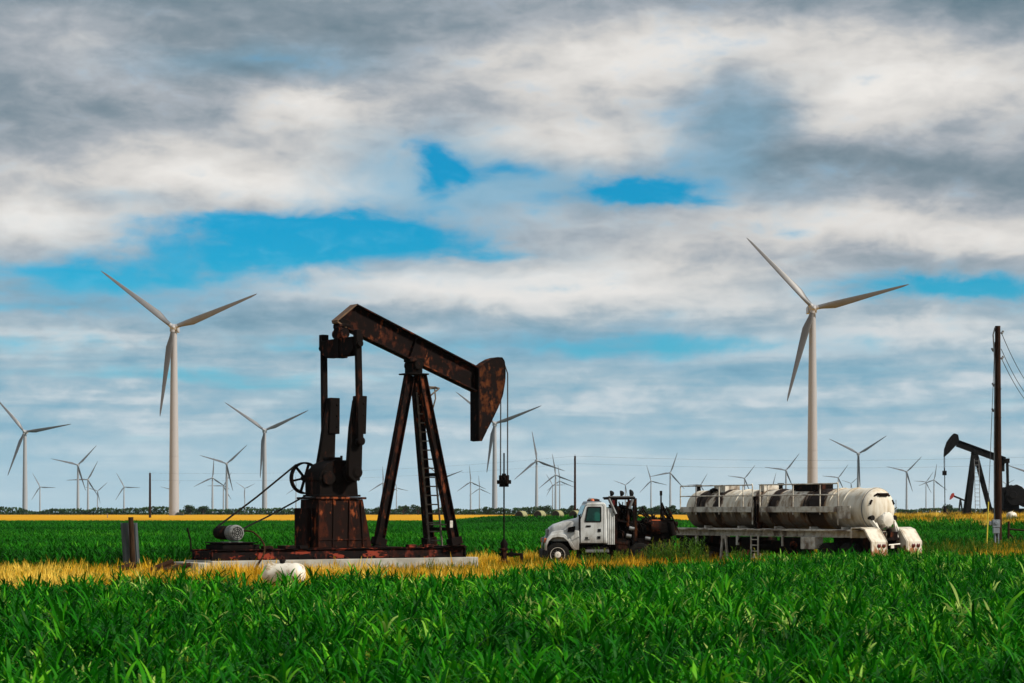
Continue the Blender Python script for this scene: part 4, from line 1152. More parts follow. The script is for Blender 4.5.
# front fenders: arch strip with flare
for s in (-1, 1):
    fm = MB(); out = []
    arch = [(T(544.8, 549)[0], 0.72), (T(545.0, 543)[0], 1.00), (T(547, 538)[0], 1.22), (T(551.5, 534.2)[0], 1.38), (T(558, 533)[0], 1.43), (T(564.5, 533.6)[0], 1.40), (T(570, 538)[0], 1.20), (T(574.0, 545)[0], 0.88), (T(577.5, 548)[0], 0.74)]
    inner = [(WCX + (x - WCX) * .84 - 0.0, WCZ + (z - WCZ) * .84) for x, z in arch]
    poly = arch + inner[::-1]
    # outer skin panel
    fm.prism(poly, s * 1.06, s * 1.16)
    # top strip
    for (a, b_) in zip(arch[:-1], arch[1:]):
        fm.prism([a, b_, (WCX + (b_[0] - WCX) * .95, WCZ + (b_[1] - WCZ) * .95), (WCX + (a[0] - WCX) * .95, WCZ + (a[1] - WCZ) * .95)], s * 0.55, s * 1.062)
    # fender rear skirt to the cab
    fm.prism([arch[5], (T(579, 530)[0], 1.55), (T(579, 548)[0], 0.72), arch[8], arch[7], arch[6]], s * 1.0, s * 1.13)
    fm.prism([arch[2], arch[4], arch[5], (T(579, 530)[0], 1.56), (T(566, 530)[0], 1.60), (T(552, 530)[0], 1.50)], s * 0.80, s * 1.08)
    fo = fm.build("front_fender", M['truck'], tk, 40, 0.02)
    hl = MB(); hl.box((T(545.6, 541)[0] - .01, s * 0.98, 1.13), (0.10, 0.22, 0.20)); hl.build("marker_light", M['orange'], fo, 30, .02)
    hm = MB(); hm.box((T(546.6, 541)[0] - .01, s * 0.72, 1.15), (0.12, 0.30, 0.22)); hm.build("headlight", M['galv'], tk, 30, .03)
bp = MB(); bp.span((T(542.5, 555)[0], -1.16, 0.38), (T(548, 555)[0], 1.16, 0.74)); bp.span((T(548, 555)[0], -1.05, 0.42), (T(552, 555)[0], 1.05, 0.7)); bp.build("front_bumper", M['black'], tk, 30, 0.03)
vn = MB(); vn.prism([T(567.5, 532), T(568.5, 527.5), T(575.3, 526), T(574.8, 531.6)], -1.15, -0.93); vn.build("hood_vent", M['black'], tk, 30)
# cab
cab = [T(579.3, 544), T(579.3, 518.5), T(581.0, 517.2), T(585.8, 504.3), T(588, 502.6), T(604, 502.3), T(606.5, 504.5), T(607.5, 544)]
CW = 1.08
cb_ = MB(); cb_.prism(cab, -CW, CW)
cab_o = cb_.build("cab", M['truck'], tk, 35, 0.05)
ws = MB(); a, b_ = T(581.6, 516.2), T(585.6, 505.4)
dv = Vector((b_[0] - a[0], 0, b_[1] - a[1])).normalized(); nv = Vector((-dv.z, 0, dv.x)) * 0.012
ws.add([(a[0] + nv.x, -.98, a[1] + nv.z), (a[0] + nv.x, .98, a[1] + nv.z), (b_[0] + nv.x, .94, b_[1] + nv.z), (b_[0] + nv.x, -.94, b_[1] + nv.z)], [(0, 1, 2, 3)])
ws.build("windshield", M['glass'], cab_o, 0)
for s in (-1, 1):
    dm = MB(); dr_ = [T(580.8, 543), T(580.6, 519.5), T(585.3, 506.6), T(587, 505.3), T(602.4, 505.3), T(603, 507), T(603.2, 543)]
    dm.prism(dr_, s * (CW + .002), s * (CW + .022))
    sm2 = MB(); cxp = sum(p[0] for p in dr_) / len(dr_); czp = sum(p[1] for p in dr_) / len(dr_)
    sm2.prism([(cxp + (p[0] - cxp) * 1.05, czp + (p[1] - czp) * 1.035) for p in dr_], s * (CW - .01), s * (CW + .004)); sm2.build('door_seal', M['rubber'], cab_o, 30)
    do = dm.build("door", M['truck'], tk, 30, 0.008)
    wn_ = MB(); wn_.prism([T(585.3, 521.5), T(585.2, 519.5), T(587.8, 507.2), T(600.8, 507.2), T(600.8, 521.5)], s * (CW + .022), s * (CW + .030)); wn_.build("window", M['glass'], do, 30)
    fr_ = MB()
    wpts = [T(585.3, 521.5), T(587.8, 507.2), T(600.8, 507.2), T(600.8, 521.5)]
    for i in range(4):
        p, q = wpts[i], wpts[(i + 1) % 4]; fr_.bar((p[0], s * (CW + .03), p[1]), (q[0], s * (CW + .03), q[1]), 0.02, 0.05)
    fr_.build("window_frame", M['black'], do, 30)
    hd_ = MB(); hd_.box((T(599.4, 530)[0], s * (CW + .03), T(599.4, 530.3)[1]), (0.13, 0.03, 0.13)); hd_.box((T(599, 537)[0], s * (CW + .03), T(599, 537.5)[1]), (0.13, 0.03, 0.12)); hd_.box((T(588.5, 526)[0], s * (CW + .03), T(588.5, 526.2)[1]), (0.2, 0.03, 0.07)); hd_.build("handle", M['black'], do, 30, .005)
    lg = MB(); lg.box((T(586.6, 538.2)[0], s * (CW + .026), T(586, 538)[1]), (0.13, 0.008, 0.07)); lg.box((T(587, 539.8)[0], s * (CW + .026), T(586, 539.8)[1]), (0.22, 0.008, 0.035)); lg.build("door_emblem", M['rubber'], do, 30)
    mi = MB(); mi.box((T(579.2, 523)[0], s * (CW + .24), T(579, 522)[1]), (0.08, 0.16, 0.62)); mi.tube([(T(581, 514)[0], s * CW, T(581, 514)[1]), (T(579.2, 515)[0], s * (CW + .24), T(579, 516)[1]), (T(579.2, 530)[0], s * (CW + .24), T(579, 534)[1]), (T(580.6, 538)[0], s * CW, T(580, 537)[1])], 0.022, 6); mi.build("mirror", M['black'], tk, 30, .01)
vs = MB(); vs.prism([T(586.2, 503.6), T(587.6, 501.2), T(601.8, 501.0), T(601.8, 503.4)], -1.0, 1.0); vs.build("sun_visor", M['galv'], cab_o, 30, .01)
for s in (-0.8, 0.8):
    ol_ = MB(); ol_.lathe([(0, .09), (.05, .09), (.10, .05), (.11, .01)], (T(593, 500)[0], s, T(593, 501.3)[1]), (0, 0, 1), 12); ol_.build("roof_light", M['orange'], cab_o)
lb_ = MB(); lb_.box((T(596, 500)[0], 0, T(596, 500.2)[1]), (0.42, 1.3, 0.10)); lb_.build("light_bar", M['rust_head'], cab_o, 30, .03)
hn = MB(); hn.tube([(T(590, 500)[0], -.5, T(590, 499.2)[1]), (T(599, 500)[0], -.5, T(599, 499.2)[1])], [.07, .03], 10); hn.build("air_horn", M['steel'], cab_o)
for s in (-1, 1):
    pn = MB()
    for i in range(4): pn.cyl((T(608.3 + i * 1.9, 530)[0], s * 1.0, 0.95), (T(608.3 + i * 1.9, 530)[0], s * 1.0, T(610, 508 if i < 3 else 513)[1]), 0.05, n=10)
    pn.span((T(607.6, 530)[0], s * .95, 0.98), (T(615, 530)[0], s * 1.02, 2.30)); pn.build("side_fairing", M['truck'], tk, 40, .01)
    sp = MB(); sp.span((T(585.5, 550)[0], s * .82, 0.62), (T(609, 550)[0], s * 1.14, 0.74)); sp.build("step_board", M['steel'], tk, 30, .01)
    fk = MB(); fk.cyl((T(587, 550)[0], s * .78, 0.62), (T(609, 550)[0], s * .78, 0.62), 0.30, n=20); fk.build("fuel_tank", M['rust_dark'], tk)
# chassis
ch = MB()
for s in (-1, 1): ch.bar((T(550, 550)[0], s * .42, 0.86), (T(676, 550)[0], s * .42, 0.86), 0.09, 0.28)
for px in (552, 580, 610, 640, 660, 675): ch.bar((T(px, 550)[0], -.42, 0.86), (T(px, 550)[0], .42, 0.86), 0.1, 0.2, (1, 0, 0))
ch.span((T(551, 550)[0], -.4, .7), (T(579, 550)[0], .4, 1.25)); ch.span((T(580, 550)[0], -.7, .35), (T(616, 550)[0], .7, .95)); ch.span((T(618, 550)[0], -.6, .3), (T(672, 550)[0], .6, .8))
ch.build("chassis", M['rust_dark'], tk, 30)
def wheel(parent, c, r, w, side, rimmat, dish=0.06, dual=False):
    ty = MB(); ty.lathe([(-w / 2, r * .60), (-w / 2, r * .88), (-w * .36, r * .985), (-w * .12, r), (w * .12, r), (w * .36, r * .985), (w / 2, r * .88), (w / 2, r * .60)], c, (0, 1, 0), 32)
    for q in range(32):
        a = 2 * math.pi * q / 32
        ty.bar((c[0] + math.cos(a) * r * 1.004, c[1] - w * .40, c[2] + math.sin(a) * r * 1.004), (c[0] + math.cos(a + .07) * r * 1.004, c[1] + w * .40, c[2] + math.sin(a + .07) * r * 1.004), 0.035, 0.02, (-math.sin(a), 0, math.cos(a)))
    to = ty.build("wheel", M['rubber'], parent, 40)
    rm = MB(); y0 = c[1] + side * (w / 2 - .005)
    rm.lathe([(0.0, r * .62), (0.02, r * .60), (-dish, r * .52), (-dish, r * .30), (0.02, r * .26), (0.06, r * .22), (0.07, .02)], (c[0], y0, c[2]), (0, side, 0), 28, caps=False)
    for q in range(10):
        a = R(36 * q); rm.cyl((c[0] + math.cos(a) * r * .36, y0 - side * dish, c[2] + math.sin(a) * r * .36), (c[0] + math.cos(a) * r * .36, y0 - side * (dish - .035), c[2] + math.sin(a) * r * .36), 0.018, n=6)
    rm.build("rim", rimmat, to, 40)
    return to
for s in (-1, 1):
    wheel(tk, (WCX, s * 1.0, WCZ), WR, 0.30, s, M['rim'], 0.03)
    for px in (640, 663):
        for yy in (0.72, 1.06): wheel(tk, (T(px, 550)[0], s * yy, .52), .52, 0.28, s, M['rust'], 0.12)
# rack behind the cab
rk = MB()
zr = T(620, 498.2)[1]
x0, x1 = T(608.5, 500)[0], T(634.5, 500)[0]
for yy in (-1.0, 1.0):
    rk.bar((x0, yy, zr), (x1, yy, zr), 0.09, 0.10)
    for px in (616.5, 634.0): rk.bar((T(px, 520)[0], yy, 0.95), (T(px, 520)[0], yy, zr), 0.09, 0.09)
for xx in (x0, (x0 + x1) / 2, x1): rk.bar((xx, -1, zr + .03), (xx, 1, zr + .03), .09, .06, (1, 0, 0))
rk.bar((T(617, 500)[0], -1.02, T(617, 520)[1]), (T(634, 500)[0], -1.02, T(634, 524)[1]), .06, .08)
rack = rk.build("headache_rack", M['rust_dark'], tk, 30, .008)
sb = MB()
sb.cyl((T(609, 500)[0], -1.06, zr - .02), (T(616, 514)[0], -1.06, T(616, 514)[1]), 0.06, n=10); sb.cyl((T(633, 500)[0], -1.06, zr - .04), (T(629.5, 508)[0], -1.06, T(629.5, 508.5)[1]), 0.06, n=10)
sb.box(((x0 + x1) / 2, -1.06, zr + .07), (x1 - x0, .05, .05)); sb.build("grey_strut", M['steel'], rack, 40)
for px, sc_ in ((612.3, 1), (622.4, 1), (632, 1.35)):
    for yy in (-0.9,):
        fl = MB(); fl.lathe([(0, .03), (0.0, .12 * sc_), (.05, .13 * sc_), (.14, .08 * sc_), (.17, .03)], (T(px, 495)[0] - .07, yy, zr + .2), (1, 0, .1), 16); fl.cyl((T(px, 495)[0], yy, zr + .02), (T(px, 495)[0], yy, zr + .16), .03, n=6); fl.build("work_light", M['black'], rack)
for px, c_ in ((614.4, 'redlens'), (631.5, 'redlens')):
    bt = MB(); bt.cyl((T(px, 505)[0], -.92, T(px, 506)[1]), (T(px, 505)[0], -.92, T(px, 500)[1]), .09, n=12); bt.build("red_canister", M['red_head'], rack)
# machinery deck
mc = MB(); rr_ = random.Random(4)
mc.span((T(612, 540)[0], -.95, 1.02), (T(676, 540)[0], .95, 1.14))
for _ in range(230):
    px = rr_.uniform(614, 672); hgt = 2.6 if px < 634 else 1.9
    c = Vector((T(px, 530)[0], rr_.uniform(-.98, .9), rr_.uniform(.75, hgt)))
    kind_ = rr_.random()
    if kind_ < .4: mc.box(c, (rr_.uniform(.15, .5), rr_.uniform(.15, .6), rr_.uniform(.12, .4)))
    elif kind_ < .75: mc.cyl(c - Vector((rr_.uniform(.1, .4), 0, 0)), c + Vector((rr_.uniform(.1, .4), 0, rr_.uniform(-.1, .1))), rr_.uniform(.06, .2), n=12)
    else: mc.cyl(c - Vector((0, 0, .2)), c + Vector((rr_.uniform(-.1, .1), 0, .35)), rr_.uniform(.03, .07), n=8)
for _ in range(34):
    a = Vector((T(rr_.uniform(614, 668), 530)[0], rr_.uniform(-1, -.5), rr_.uniform(1.2, 2.6)))
    mc.tube(smoothpath([a, a + Vector((.2, -.05, rr_.uniform(-.6, .3))), a + Vector((rr_.uniform(.3, .7), 0, rr_.uniform(-.9, 0)))], 4), .028, 6)
for _ in range(26):
    px = rr_.uniform(615, 636); h0 = rr_.uniform(1.2, 2.0)
    a = Vector((T(px, 530)[0], rr_.uniform(-1, .6), h0)); mc.cyl(a, a + Vector((rr_.uniform(-.25, .25), 0, rr_.uniform(.3, 1.0))), rr_.uniform(.02, .07), n=8)
for _ in range(18):
    px = rr_.uniform(640, 672); a = Vector((T(px, 530)[0], rr_.uniform(-1, .6), 1.6)); mc.cyl(a, a + Vector((rr_.uniform(-.3, .3), 0, rr_.uniform(.2, .75))), rr_.uniform(.02, .06), n=8)
mc.span((T(640, 540)[0], -1.02, .62), (T(650, 540)[0], -.7, 1.0)); mc.span((T(616, 540)[0], -1.05, .45), (T(630, 540)[0], -.7, 1.0))
mc.span((T(615.5, 540)[0], -.80, 1.14), (T(633, 540)[0], .8, 1.95)); mc.span((T(618, 540)[0], -.55, 1.9), (T(627, 540)[0], .7, 2.32)); mc.span((T(628.5, 540)[0], -.7, 1.9), (T(632.5, 540)[0], .3, 2.55)); mc.span((T(637, 540)[0], -.80, 1.14), (T(673, 540)[0], .8, 1.55))
mc.build("pump_machinery", M['rust_dark'], tk, 35, .01)
ps = MB(); ps.bar((T(636.3, 518)[0], -.98, 1.1), (T(635.6, 500)[0], -.98, zr), .10, .12); ps.cyl((T(628, 518)[0], -1.0, 1.7), (T(628, 518)[0], -1.0, zr - .15), .07, n=10); ps.build("rusty_post", M['rust_head'], tk, 30, .01)
rdm = MB(); rdm.cyl((T(651, 528)[0], -.95, T(656, 527.5)[1]), (T(661, 528)[0], -.95, T(656, 527.5)[1]), .30, n=20); rdm.build("rusty_drum", M['rust_box'], tk)
rp = MB(); rp.span((T(650.5, 521)[0], -.98, T(650, 522)[1]), (T(661, 521)[0], -.5, T(650, 519.8)[1])); rp.build("orange_cover", M['orange'], tk, 30, .02)
gl = MB()
for px, py in ((629, 535.5), (632, 528), (648, 538)): gl.cyl((T(px - 2.5, py)[0], -1.0, T(px, py)[1]), (T(px + 2.5, py + 1)[0], -1.0, T(px, py + 1)[1]), .09, n=12)
gl.build("grey_cylinder", M['steel'], tk)
msx = MB(); a = Tm(661, 492, -.6); msx.cyl((a.x, -.6, 1.1), a, .035, n=8); msx.box(a + Vector((0, 0, -.05)), (.10, .1, .2))
msx.cyl(Tm(661.5, 503, -.6), Tm(668, 518, -.3), .05, n=8); msx.cyl(Tm(661.5, 506, -.6), Tm(663.5, 520, -.9), .05, n=8); msx.cyl(Tm(664, 511, -.6), Tm(671, 519, -.6), .04, n=8)
for px, py in ((664, 521), (669, 523), (672, 527), (666, 530)): msx.box(Tm(px, py, -.55), (.35, .5, .3)); 
msx.cyl(Tm(670, 522, -.8), Tm(673, 536, -.8), .16, n=12)
msx.build("gin_pole", M['rust_dark'], tk, 35)

# ------------------------------------------------------------------ tank trailer
LZ = R(-58)
LX0, LY0 = 11.77, 86.4
fl_ = Frame(LX0, LY0, LZ)
tl = thing("tank_trailer", "white cylindrical tank trailer streaked with black oil, its round rear end clean", "tank trailer", (LX0, LY0, 0), LZ)
TZ, TR = 2.47, 0.86
def Q(px, py, y=-1.0): return fl_(px, py, y)
tank_mb = MB(); prof = []
for i in range(9):
    a = R(90 * i / 8); prof.append((-5.8 - .45 * math.cos(a), TR * math.sin(a)))
rings = [-5.0, -3.55, -2.4, -1.0, 0.0, 1.2, 2.5, 3.85, 4.7]
for rx in rings: prof += [(rx - .05, TR), (rx - .045, TR + .03), (rx + .045, TR + .03), (rx + .05, TR)]
prof += [(5.75, TR), (5.755, TR + .022), (5.84, TR + .022), (5.845, TR)]
for i in range(1, 11):
    a = R(90 * i / 10); prof.append((5.85 + .42 * math.sin(a), TR * math.cos(a)))
tank_mb.lathe([(h, r) for h, r in prof], (0, 0, 0), (1, 0, 0), 48)
tank = tank_mb.build("tank", M['tank'], tl, 35); tank.location = (0, 0, TZ)
sm_ = MB(); sm_.ring((5.87, 0, 0), (1, 0, 0), TR + .008, .05, .02, 48); sm_.build("seam_band", M['steel'], tank)
# rear head fittings
def head_p(yy, zz, off=0.0):
    r_ = min(math.hypot(yy, zz) / TR, .999); return Vector((5.85 + .42 * math.sqrt(1 - r_ * r_) + off, yy, zz))
for k_, a in enumerate((62, 118, 155, 25)):
    y_, z_ = math.cos(R(a)) * .66, math.sin(R(a)) * .66
    c = head_p(-y_, z_, .02); lg = MB(); tdir = Vector((0, math.sin(R(a)), math.cos(R(a))))
    tdir = Vector((0.12, math.sin(R(a)), math.cos(R(a)))); lg.bar(c - tdir * .10, c + tdir * .10, .06, .06, (1, 0, 0)); lg.build("head_lug", M['rust_dark'], tank, 30)
hdl = MB(); c = head_p(.02, .60, .05); hdl.bar(c + Vector((0, -.26, 0)), c + Vector((0, .26, 0)), .10, .10, (1, 0, 0)); hdl.bar(c + Vector((.03, -.2, -.06)), c + Vector((.03, .2, -.06)), .04, .05, (1, 0, 0)); hdl.build("top_step", M['rust'], tank, 30, .01)
for yy in (-.60, .62):
    c = head_p(yy, -.36); nz = MB(); nz.cyl(c - Vector((.1, 0, 0)), c + Vector((.14, 0, 0)), .085, n=16); nz.cyl(c + Vector((.11, 0, 0)), c + Vector((.16, 0, 0)), .11, n=16); nz.build("nozzle", M['rubber'], tank)
mh = MB(); mz_ = -.43; mh.lathe([(-.15, .26), (.30, .26), (.305, .318), (.36, .318), (.365, .31), (.42, .28), (.46, .16), (.47, .01)], (6.10, .0, mz_), (1, 0, 0), 28)
for q in range(12):
    a = R(30 * q); mh.cyl((6.38, math.cos(a) * .30, mz_ + math.sin(a) * .30), (6.50, math.cos(a) * .30, mz_ + math.sin(a) * .30), .022, n=6)
mh.build("manway", M['white'], tank, 35)
# frame
fm = MB()
for s in (-1, 1):
    fm.ibeam((-7.25, s * .88, 1.47), (6.2, s * .88, 1.47), .16, .34, .03)
    fm.span((-7.0, s * .97, 1.56), (6.1, s * 1.22, 1.62))
for xx in (-7.2, -6.2, -4.8, -3.4, -2, -.6, .8, 2.2, 3.6, 5, 6.1): fm.bar((xx, -.85, 1.47), (xx, .85, 1.47), .10, .2, (1, 0, 0))
for xx in (-4.6, -2.2, 0.3, 2.6, 4.6):
    fm.prism([(xx - .05, 0), (xx + .05, 0), (xx + .05, .01), (xx - .05, .01)], -.8, .8) if False else fm.span((xx - .06, -.78, 1.5), (xx + .06, .78, 1.74))
fm.build("frame", M['rail'], tl, 30, .006)
for s in (-1, 1):
    for xx in (-5.05, -2.1, 1.0):
        br = MB(); br.bar((xx, s * .9, 1.31), (xx, s * .9, .90), .10, .12); br.build("frame_bracket", M['rail'], tl, 30)
# catwalk with railing, in two sections, along the near side
YR = -1.02
def rail(px0, px1, posts, name):
    x0, z_t = Q(px0, 484.4, YR); x1, _ = Q(px1, 484.4, YR)
    zt, zm, zb, zf = 3.52, 3.06, 2.62, 2.36
    rm = MB()
    rm.tube(smoothpath([(x0, YR, zf), (x0, YR, zt - .12), (x0 + .1, YR, zt), (x0 + .4, YR, zt), ((x0 + x1) / 2, YR, zt), (x1 - .4, YR, zt), (x1 - .1, YR, zt), (x1, YR, zt - .12), (x1, YR, zf - .55)], 4), .03, 8)
    rm.tube([(x0, YR, zm), (x1, YR, zm)], .025, 8)
    for px in posts:
        xx = Q(px, 500, YR)[0]; rm.tube([(xx, YR, zf - .12), (xx, YR, zt)], .027, 8)
    ro = rm.build(name, M['rail'], tl, 40)
    ck = MB(); ck.span((x0 + .06, YR - .04, 2.34), (x1 - .06, YR - .012, 2.58)); ck.span((x0 + .06, YR - .01, 2.50), (x1 - .06, -.62, 2.54)); 
    for px in posts: xx = Q(px, 500, YR)[0]; ck.span((xx - .03, YR + .03, 2.36), (xx + .03, -.7, 2.49))
    ck.build("catwalk", M['rail'], ro, 30, .004)
rail(680.5, 752.5, (696, 719, 743), "railing")
rail(760, 838, (767.5, 793, 820), "railing")
pl = MB(); xa = Q(838.5, 510, YR)[0]; pl.span((xa - .05, YR - .05, 2.08), (xa + .75, YR - .02, 2.60)); pl.build("side_panel", M['rail'], tl, 30)
# boxes and fittings on the tank's top
for px0, px1, mt in ((722, 733, 'rail'), (800, 826, 'rust_dark'), (767, 772, 'rail')):
    xa, xb_ = Q(px0 - 4, 490, -.2)[0], Q(px1 - 4, 490, -.2)[0]
    bx = MB(); bx.span((xa, -.42, 3.22), (xb_, .42, 3.54)); bx.span((xa - .03, -.45, 3.542), (xb_ + .03, .45, 3.56)); bx.build("spill_box", M[mt], tank, 30, .012).location = (0, 0, -TZ)
for px in (701, 783):
    xx = Q(px - 4, 490, -.1)[0]; vv = MB(); vv.cyl((xx, 0, 3.25), (xx, 0, 3.50), .09, n=12); vv.cyl((xx, 0, 3.50), (xx, 0, 3.60), .14, n=12); vv.build("vent_valve", M['rust_dark'], tank).location = (0, 0, -TZ)
hp_ = MB(); hp_.lathe([(0, .55), (.10, .52), (.16, .40), (.20, .1)], (-4.4, 0, 3.27), (0, 0, 1), 20); hp_.build("manhole", M['rust_dark'], tank).location = (0, 0, -TZ)
gapb = MB(); xg = Q(756, 520, -.9)[0]; gapb.cyl((xg, -.95, 1.7), (xg, -.95, 2.95), .05, n=8); gapb.box((xg + .15, -.9, 1.75), (.3, .2, .3)); gapb.cyl((xg + .15, -.93, 1.8), (xg + .15, -.93, 2.7), .04, n=8); gapb.box((xg + .05, -.95, 2.95), (.2, .14, .16)); gapb.build("sight_gauge", M['rust_dark'], tl, 30)
# landing legs, boxes, ladder beneath
for s in (-1, 1):
    x_ = Q(724.5, 550, s * .9)[0] if s < 0 else Q(724.5, 550, -.9)[0]
    lg = MB(); lg.bar((x_ - .10, s * .92, 1.3), (x_ - .26, s * .92, .16), .08, .09); lg.bar((x_ + .10, s * .92, 1.3), (x_ + .26, s * .92, .16), .08, .09); lg.box((x_, s * .92, 1.24), (.34, .1, .12)); lg.box((x_, s * .92, .12), (.8, .34, .08)); lg.build("landing_leg", M['rail'], tl, 30)
ug = MB()
xa = Q(694, 545, -.6)[0]
ug.span((-6.9, -.5, .95), (-4.6, .5, 1.29)); ug.cyl((-6.3, 0, .55), (-6.3, 0, 1.0), .22, n=14); ug.bar((-6.8, -.7, 1.25), (-3.6, -.5, .55), .12, .16)
ug.span((-3.2, -.85, .55), (-1.2, .6, 1.25)); ug.bar((-2.5, -.9, .6), (-1.9, -.9, 1.2), .06, .08)
x2, x3 = Q(779, 550, -.95)[0], Q(800, 550, -.95)[0]
ug.span((x2, -.92, .55), (x3, -.2, 1.28)); ug.span((-6.4, -.85, .3), (-5.0, .7, .94))
ug.cyl((x2 - 2.0, -.3, .85), (x2 - .2, -.3, .85), .28, n=16)
ug.build("underframe_gear", M['rust_dark'], tl, 30, .01)
ho = MB(); ho.ring(Vector((x2 + 1.0, -.97, .84)), (0, 1, 0), .28, .12, .06, 24); ho.ring(Vector((x2 + 1.0, -.97, .84)), (0, 1, 0), .18, .12, .06, 24); ho.build("hose_reel", M['rust'], tl)
lad = MB(); xl, xr = Q(751.5, 545, -1.05)[0], Q(758.5, 545, -1.05)[0]
for xx in (xl, xr): lad.bar((xx, -1.07, .25), (xx, -1.07, 1.34), .05, .06)
for zz in (.4, .66, .92, 1.16): lad.box(((xl + xr) / 2, -1.07, zz), (xr - xl, .05, .04))
lad.build("ladder", M['rail'], tl, 30)
for px, c_ in ((743, 'red_head'), (748.5, 'red_head')):
    rb = MB(); xx = Q(px, 553, -1.0)[0]; rb.cyl((xx, -.98, .30), (xx, -.98, .62), .09, n=12); rb.cyl((xx, -.98, .62), (xx, -.98, .70), .05, n=10); rb.build("red_canister", M[c_], tl)
wb_ = MB(); xa, xb_ = Q(801.5, 540, -1.1)[0], Q(816, 540, -1.1)[0]; wb_.span((xa, -1.16, .80), (xb_, -.7, 1.31)); wb_.box(((xa + xb_) / 2 - .1, -1.175, 1.1), (.10, .03, .16)); wb_.build("tool_box", M['rail'], tl, 30, .02)
for s in (-1, 1):
    for px in (829, 850):
        x_ = Q(px, 553, -1.0)[0]
        for yy in (.74, 1.08): wheel(tl, (x_, s * yy, .54), .54, .29, s, M['rust_head'], .10)
ax = MB()
for px in (829, 850): x_ = Q(px, 553, -1.0)[0]; ax.cyl((x_, -1, .54), (x_, 1, .54), .10, n=12)
ax.span((4.0, -.7, .7), (6.3, -.5, 1.3)); ax.span((4.0, .5, .7), (6.3, .7, 1.3)); ax.build("axles", M['rust_dark'], tl, 30)
# rear fenders with lights, braces
XF = 7.02
for s in (-1, 1):
    fn = MB()
    top = [(5.75, 1.30), (5.78, 1.72), (6.35, 1.74), (6.62, 1.66), (6.86, 1.36), (XF, 1.16), (XF + .02, .66), (XF - .05, .62), (XF - .06, 1.12), (6.78, 1.33), (6.56, 1.60), (6.33, 1.68), (5.84, 1.66), (5.84, 1.30)]
    fn.prism(top, s * .57, s * 1.37)
    side = [(5.75, 1.18), (5.78, 1.72), (6.35, 1.74), (6.62, 1.66), (6.86, 1.36), (XF, 1.16), (XF, .64), (6.75, .64), (6.45, 1.0), (6.1, 1.2)]
    fn.prism(side, s * .51, s * .549)
    fo = fn.build("rear_fender", M['fender'], tl, 30, .012)
    for yy in (.72, .98) if s < 0 else (.88, 1.14):
        lt_ = MB(); lt_.lathe([(0, .09), (.025, .09), (.045, .06), (.05, .01)], (XF + .01, s * yy, 1.0), (1, 0, -.03), 16); lt_.build("tail_light", M['redlens'], fo)
    sl_ = MB(); sl_.box((XF + .03, s * .98, .60), (.14, .90, .10)); sl_.build("rear_sill", M['fender'], fo, 30, .015)
    bc = MB(); bc.bar((6.05, s * .62, 2.12), (6.55, s * .50, 1.55), .08, .16); bc.bar((6.3, s * .5, 1.9), (6.6, s * .42, 1.3), .06, .12); bc.build("tank_brace", M['white'], tl, 30, .01)
bb = MB(); bb.box((6.75, 0, .95), (.12, .80, .12)); bb.box((6.5, 0, 1.25), (.5, .78, .10)); bb.cyl((6.4, -.25, 1.5), (6.7, -.3, 1.0), .09, n=10); bb.cyl((6.3, .2, 1.65), (6.6, .25, 1.05), .12, n=12); bb.box((6.62, .12, 1.42), (.2, .42, .26)); bb.build("rear_piping", M['rust'], tl, 30, .01)
bl = MB(); bl.cyl((6.86, -.30, 1.02), (6.86, .30, 1.06), .03, n=8); bl.box((6.9, -.15, .96), (.05, .16, .14)); bl.build("tow_bar", M['white'], tl)

# ------------------------------------------------------------------ poles and wires
POY = 126.0
up = thing("utility_pole", "tall dark wooden utility pole with a meter box at right", "utility pole", (at(998, POY), POY, 0), 0)
PT = CAM_H + (HOR - 326) / F * POY
p_ = MB(); p_.tube([(0.02, 0, 0), (0.0, 0, PT * .5), (-0.02, 0, PT)], [.235, .20, .17], 16)
for z_ in (2.2, 4.1, 6.4, 8.3, 10.1): p_.ring((0, 0, z_), (0, 0, 1), .215, .05, .03, 16)
p_.build("shaft", M['pole'], up)
hwm = MB()
for z_, xx in ((PT - .5, .2), (PT - 1.6, -.26), (PT - 3.8, -.22), (PT - 5.4, -.24), (PT - 2.1, .2)):
    hwm.lathe([(0, .03), (.03, .08), (.12, .08), (.16, .05), (.2, .08), (.26, .03)], (xx, 0, z_), (0.5 if xx > 0 else -0.5, 0, .7), 10)
hwm.build("insulator", M['steel'], up)
cdm = MB(); cdm.tube([(-.23, -.05, .05), (-.24, -.05, PT * .45), (-.2, -.05, PT * .83), (-.32, -.05, PT * .96), (-.2, -.05, PT - .1)], .045, 6); cdm.build("conduit", M['steel'], up)
mb_ = MB(); mb_.box((-.20, -.34, 1.62), (.46, .22, .50)); mb_.box((-.20, -.34, 1.17), (.40, .2, .34)); mb_.box((-.52, -.3, 1.65), (.20, .18, .24)); mb_.cyl((-.2, -.46, 1.66), (-.2, -.5, 1.66), .12, n=14); mb_.cyl((-.25, -.3, 0), (-.25, -.3, 1.1), .06, n=8); mb_.cyl((-.05, -.3, 0), (-.05, -.3, 1.1), .05, n=8)
mb_.build("meter_box", M['galv'], up, 30, .02)
NPX, NPY = at(1044, 190), 190.0
up2 = thing("utility_pole", "second utility pole beyond the right edge, carrying the sagging wires", "utility pole", (NPX, NPY, float(gz(NPX, NPY))), 0)
p_ = MB(); p_.tube([(0, 0, 0), (0, 0, 13.8)], [.22, .17], 12); p_.build("shaft", M['pole'], up2)
def wire(a, b_, sag, r, label, name="power_line", group="wires between the poles", n=14):
    a, b_ = Vector(a), Vector(b_); mb = MB(); pts = []
    for i in range(n + 1):
        t = i / n; p = a.lerp(b_, t); p.z -= sag * 4 * t * (1 - t); pts.append(p)
    mb.tube(pts, r, 5); o = mb.build(name, M['wire'], None); tag(o, label, "wire", group); return o
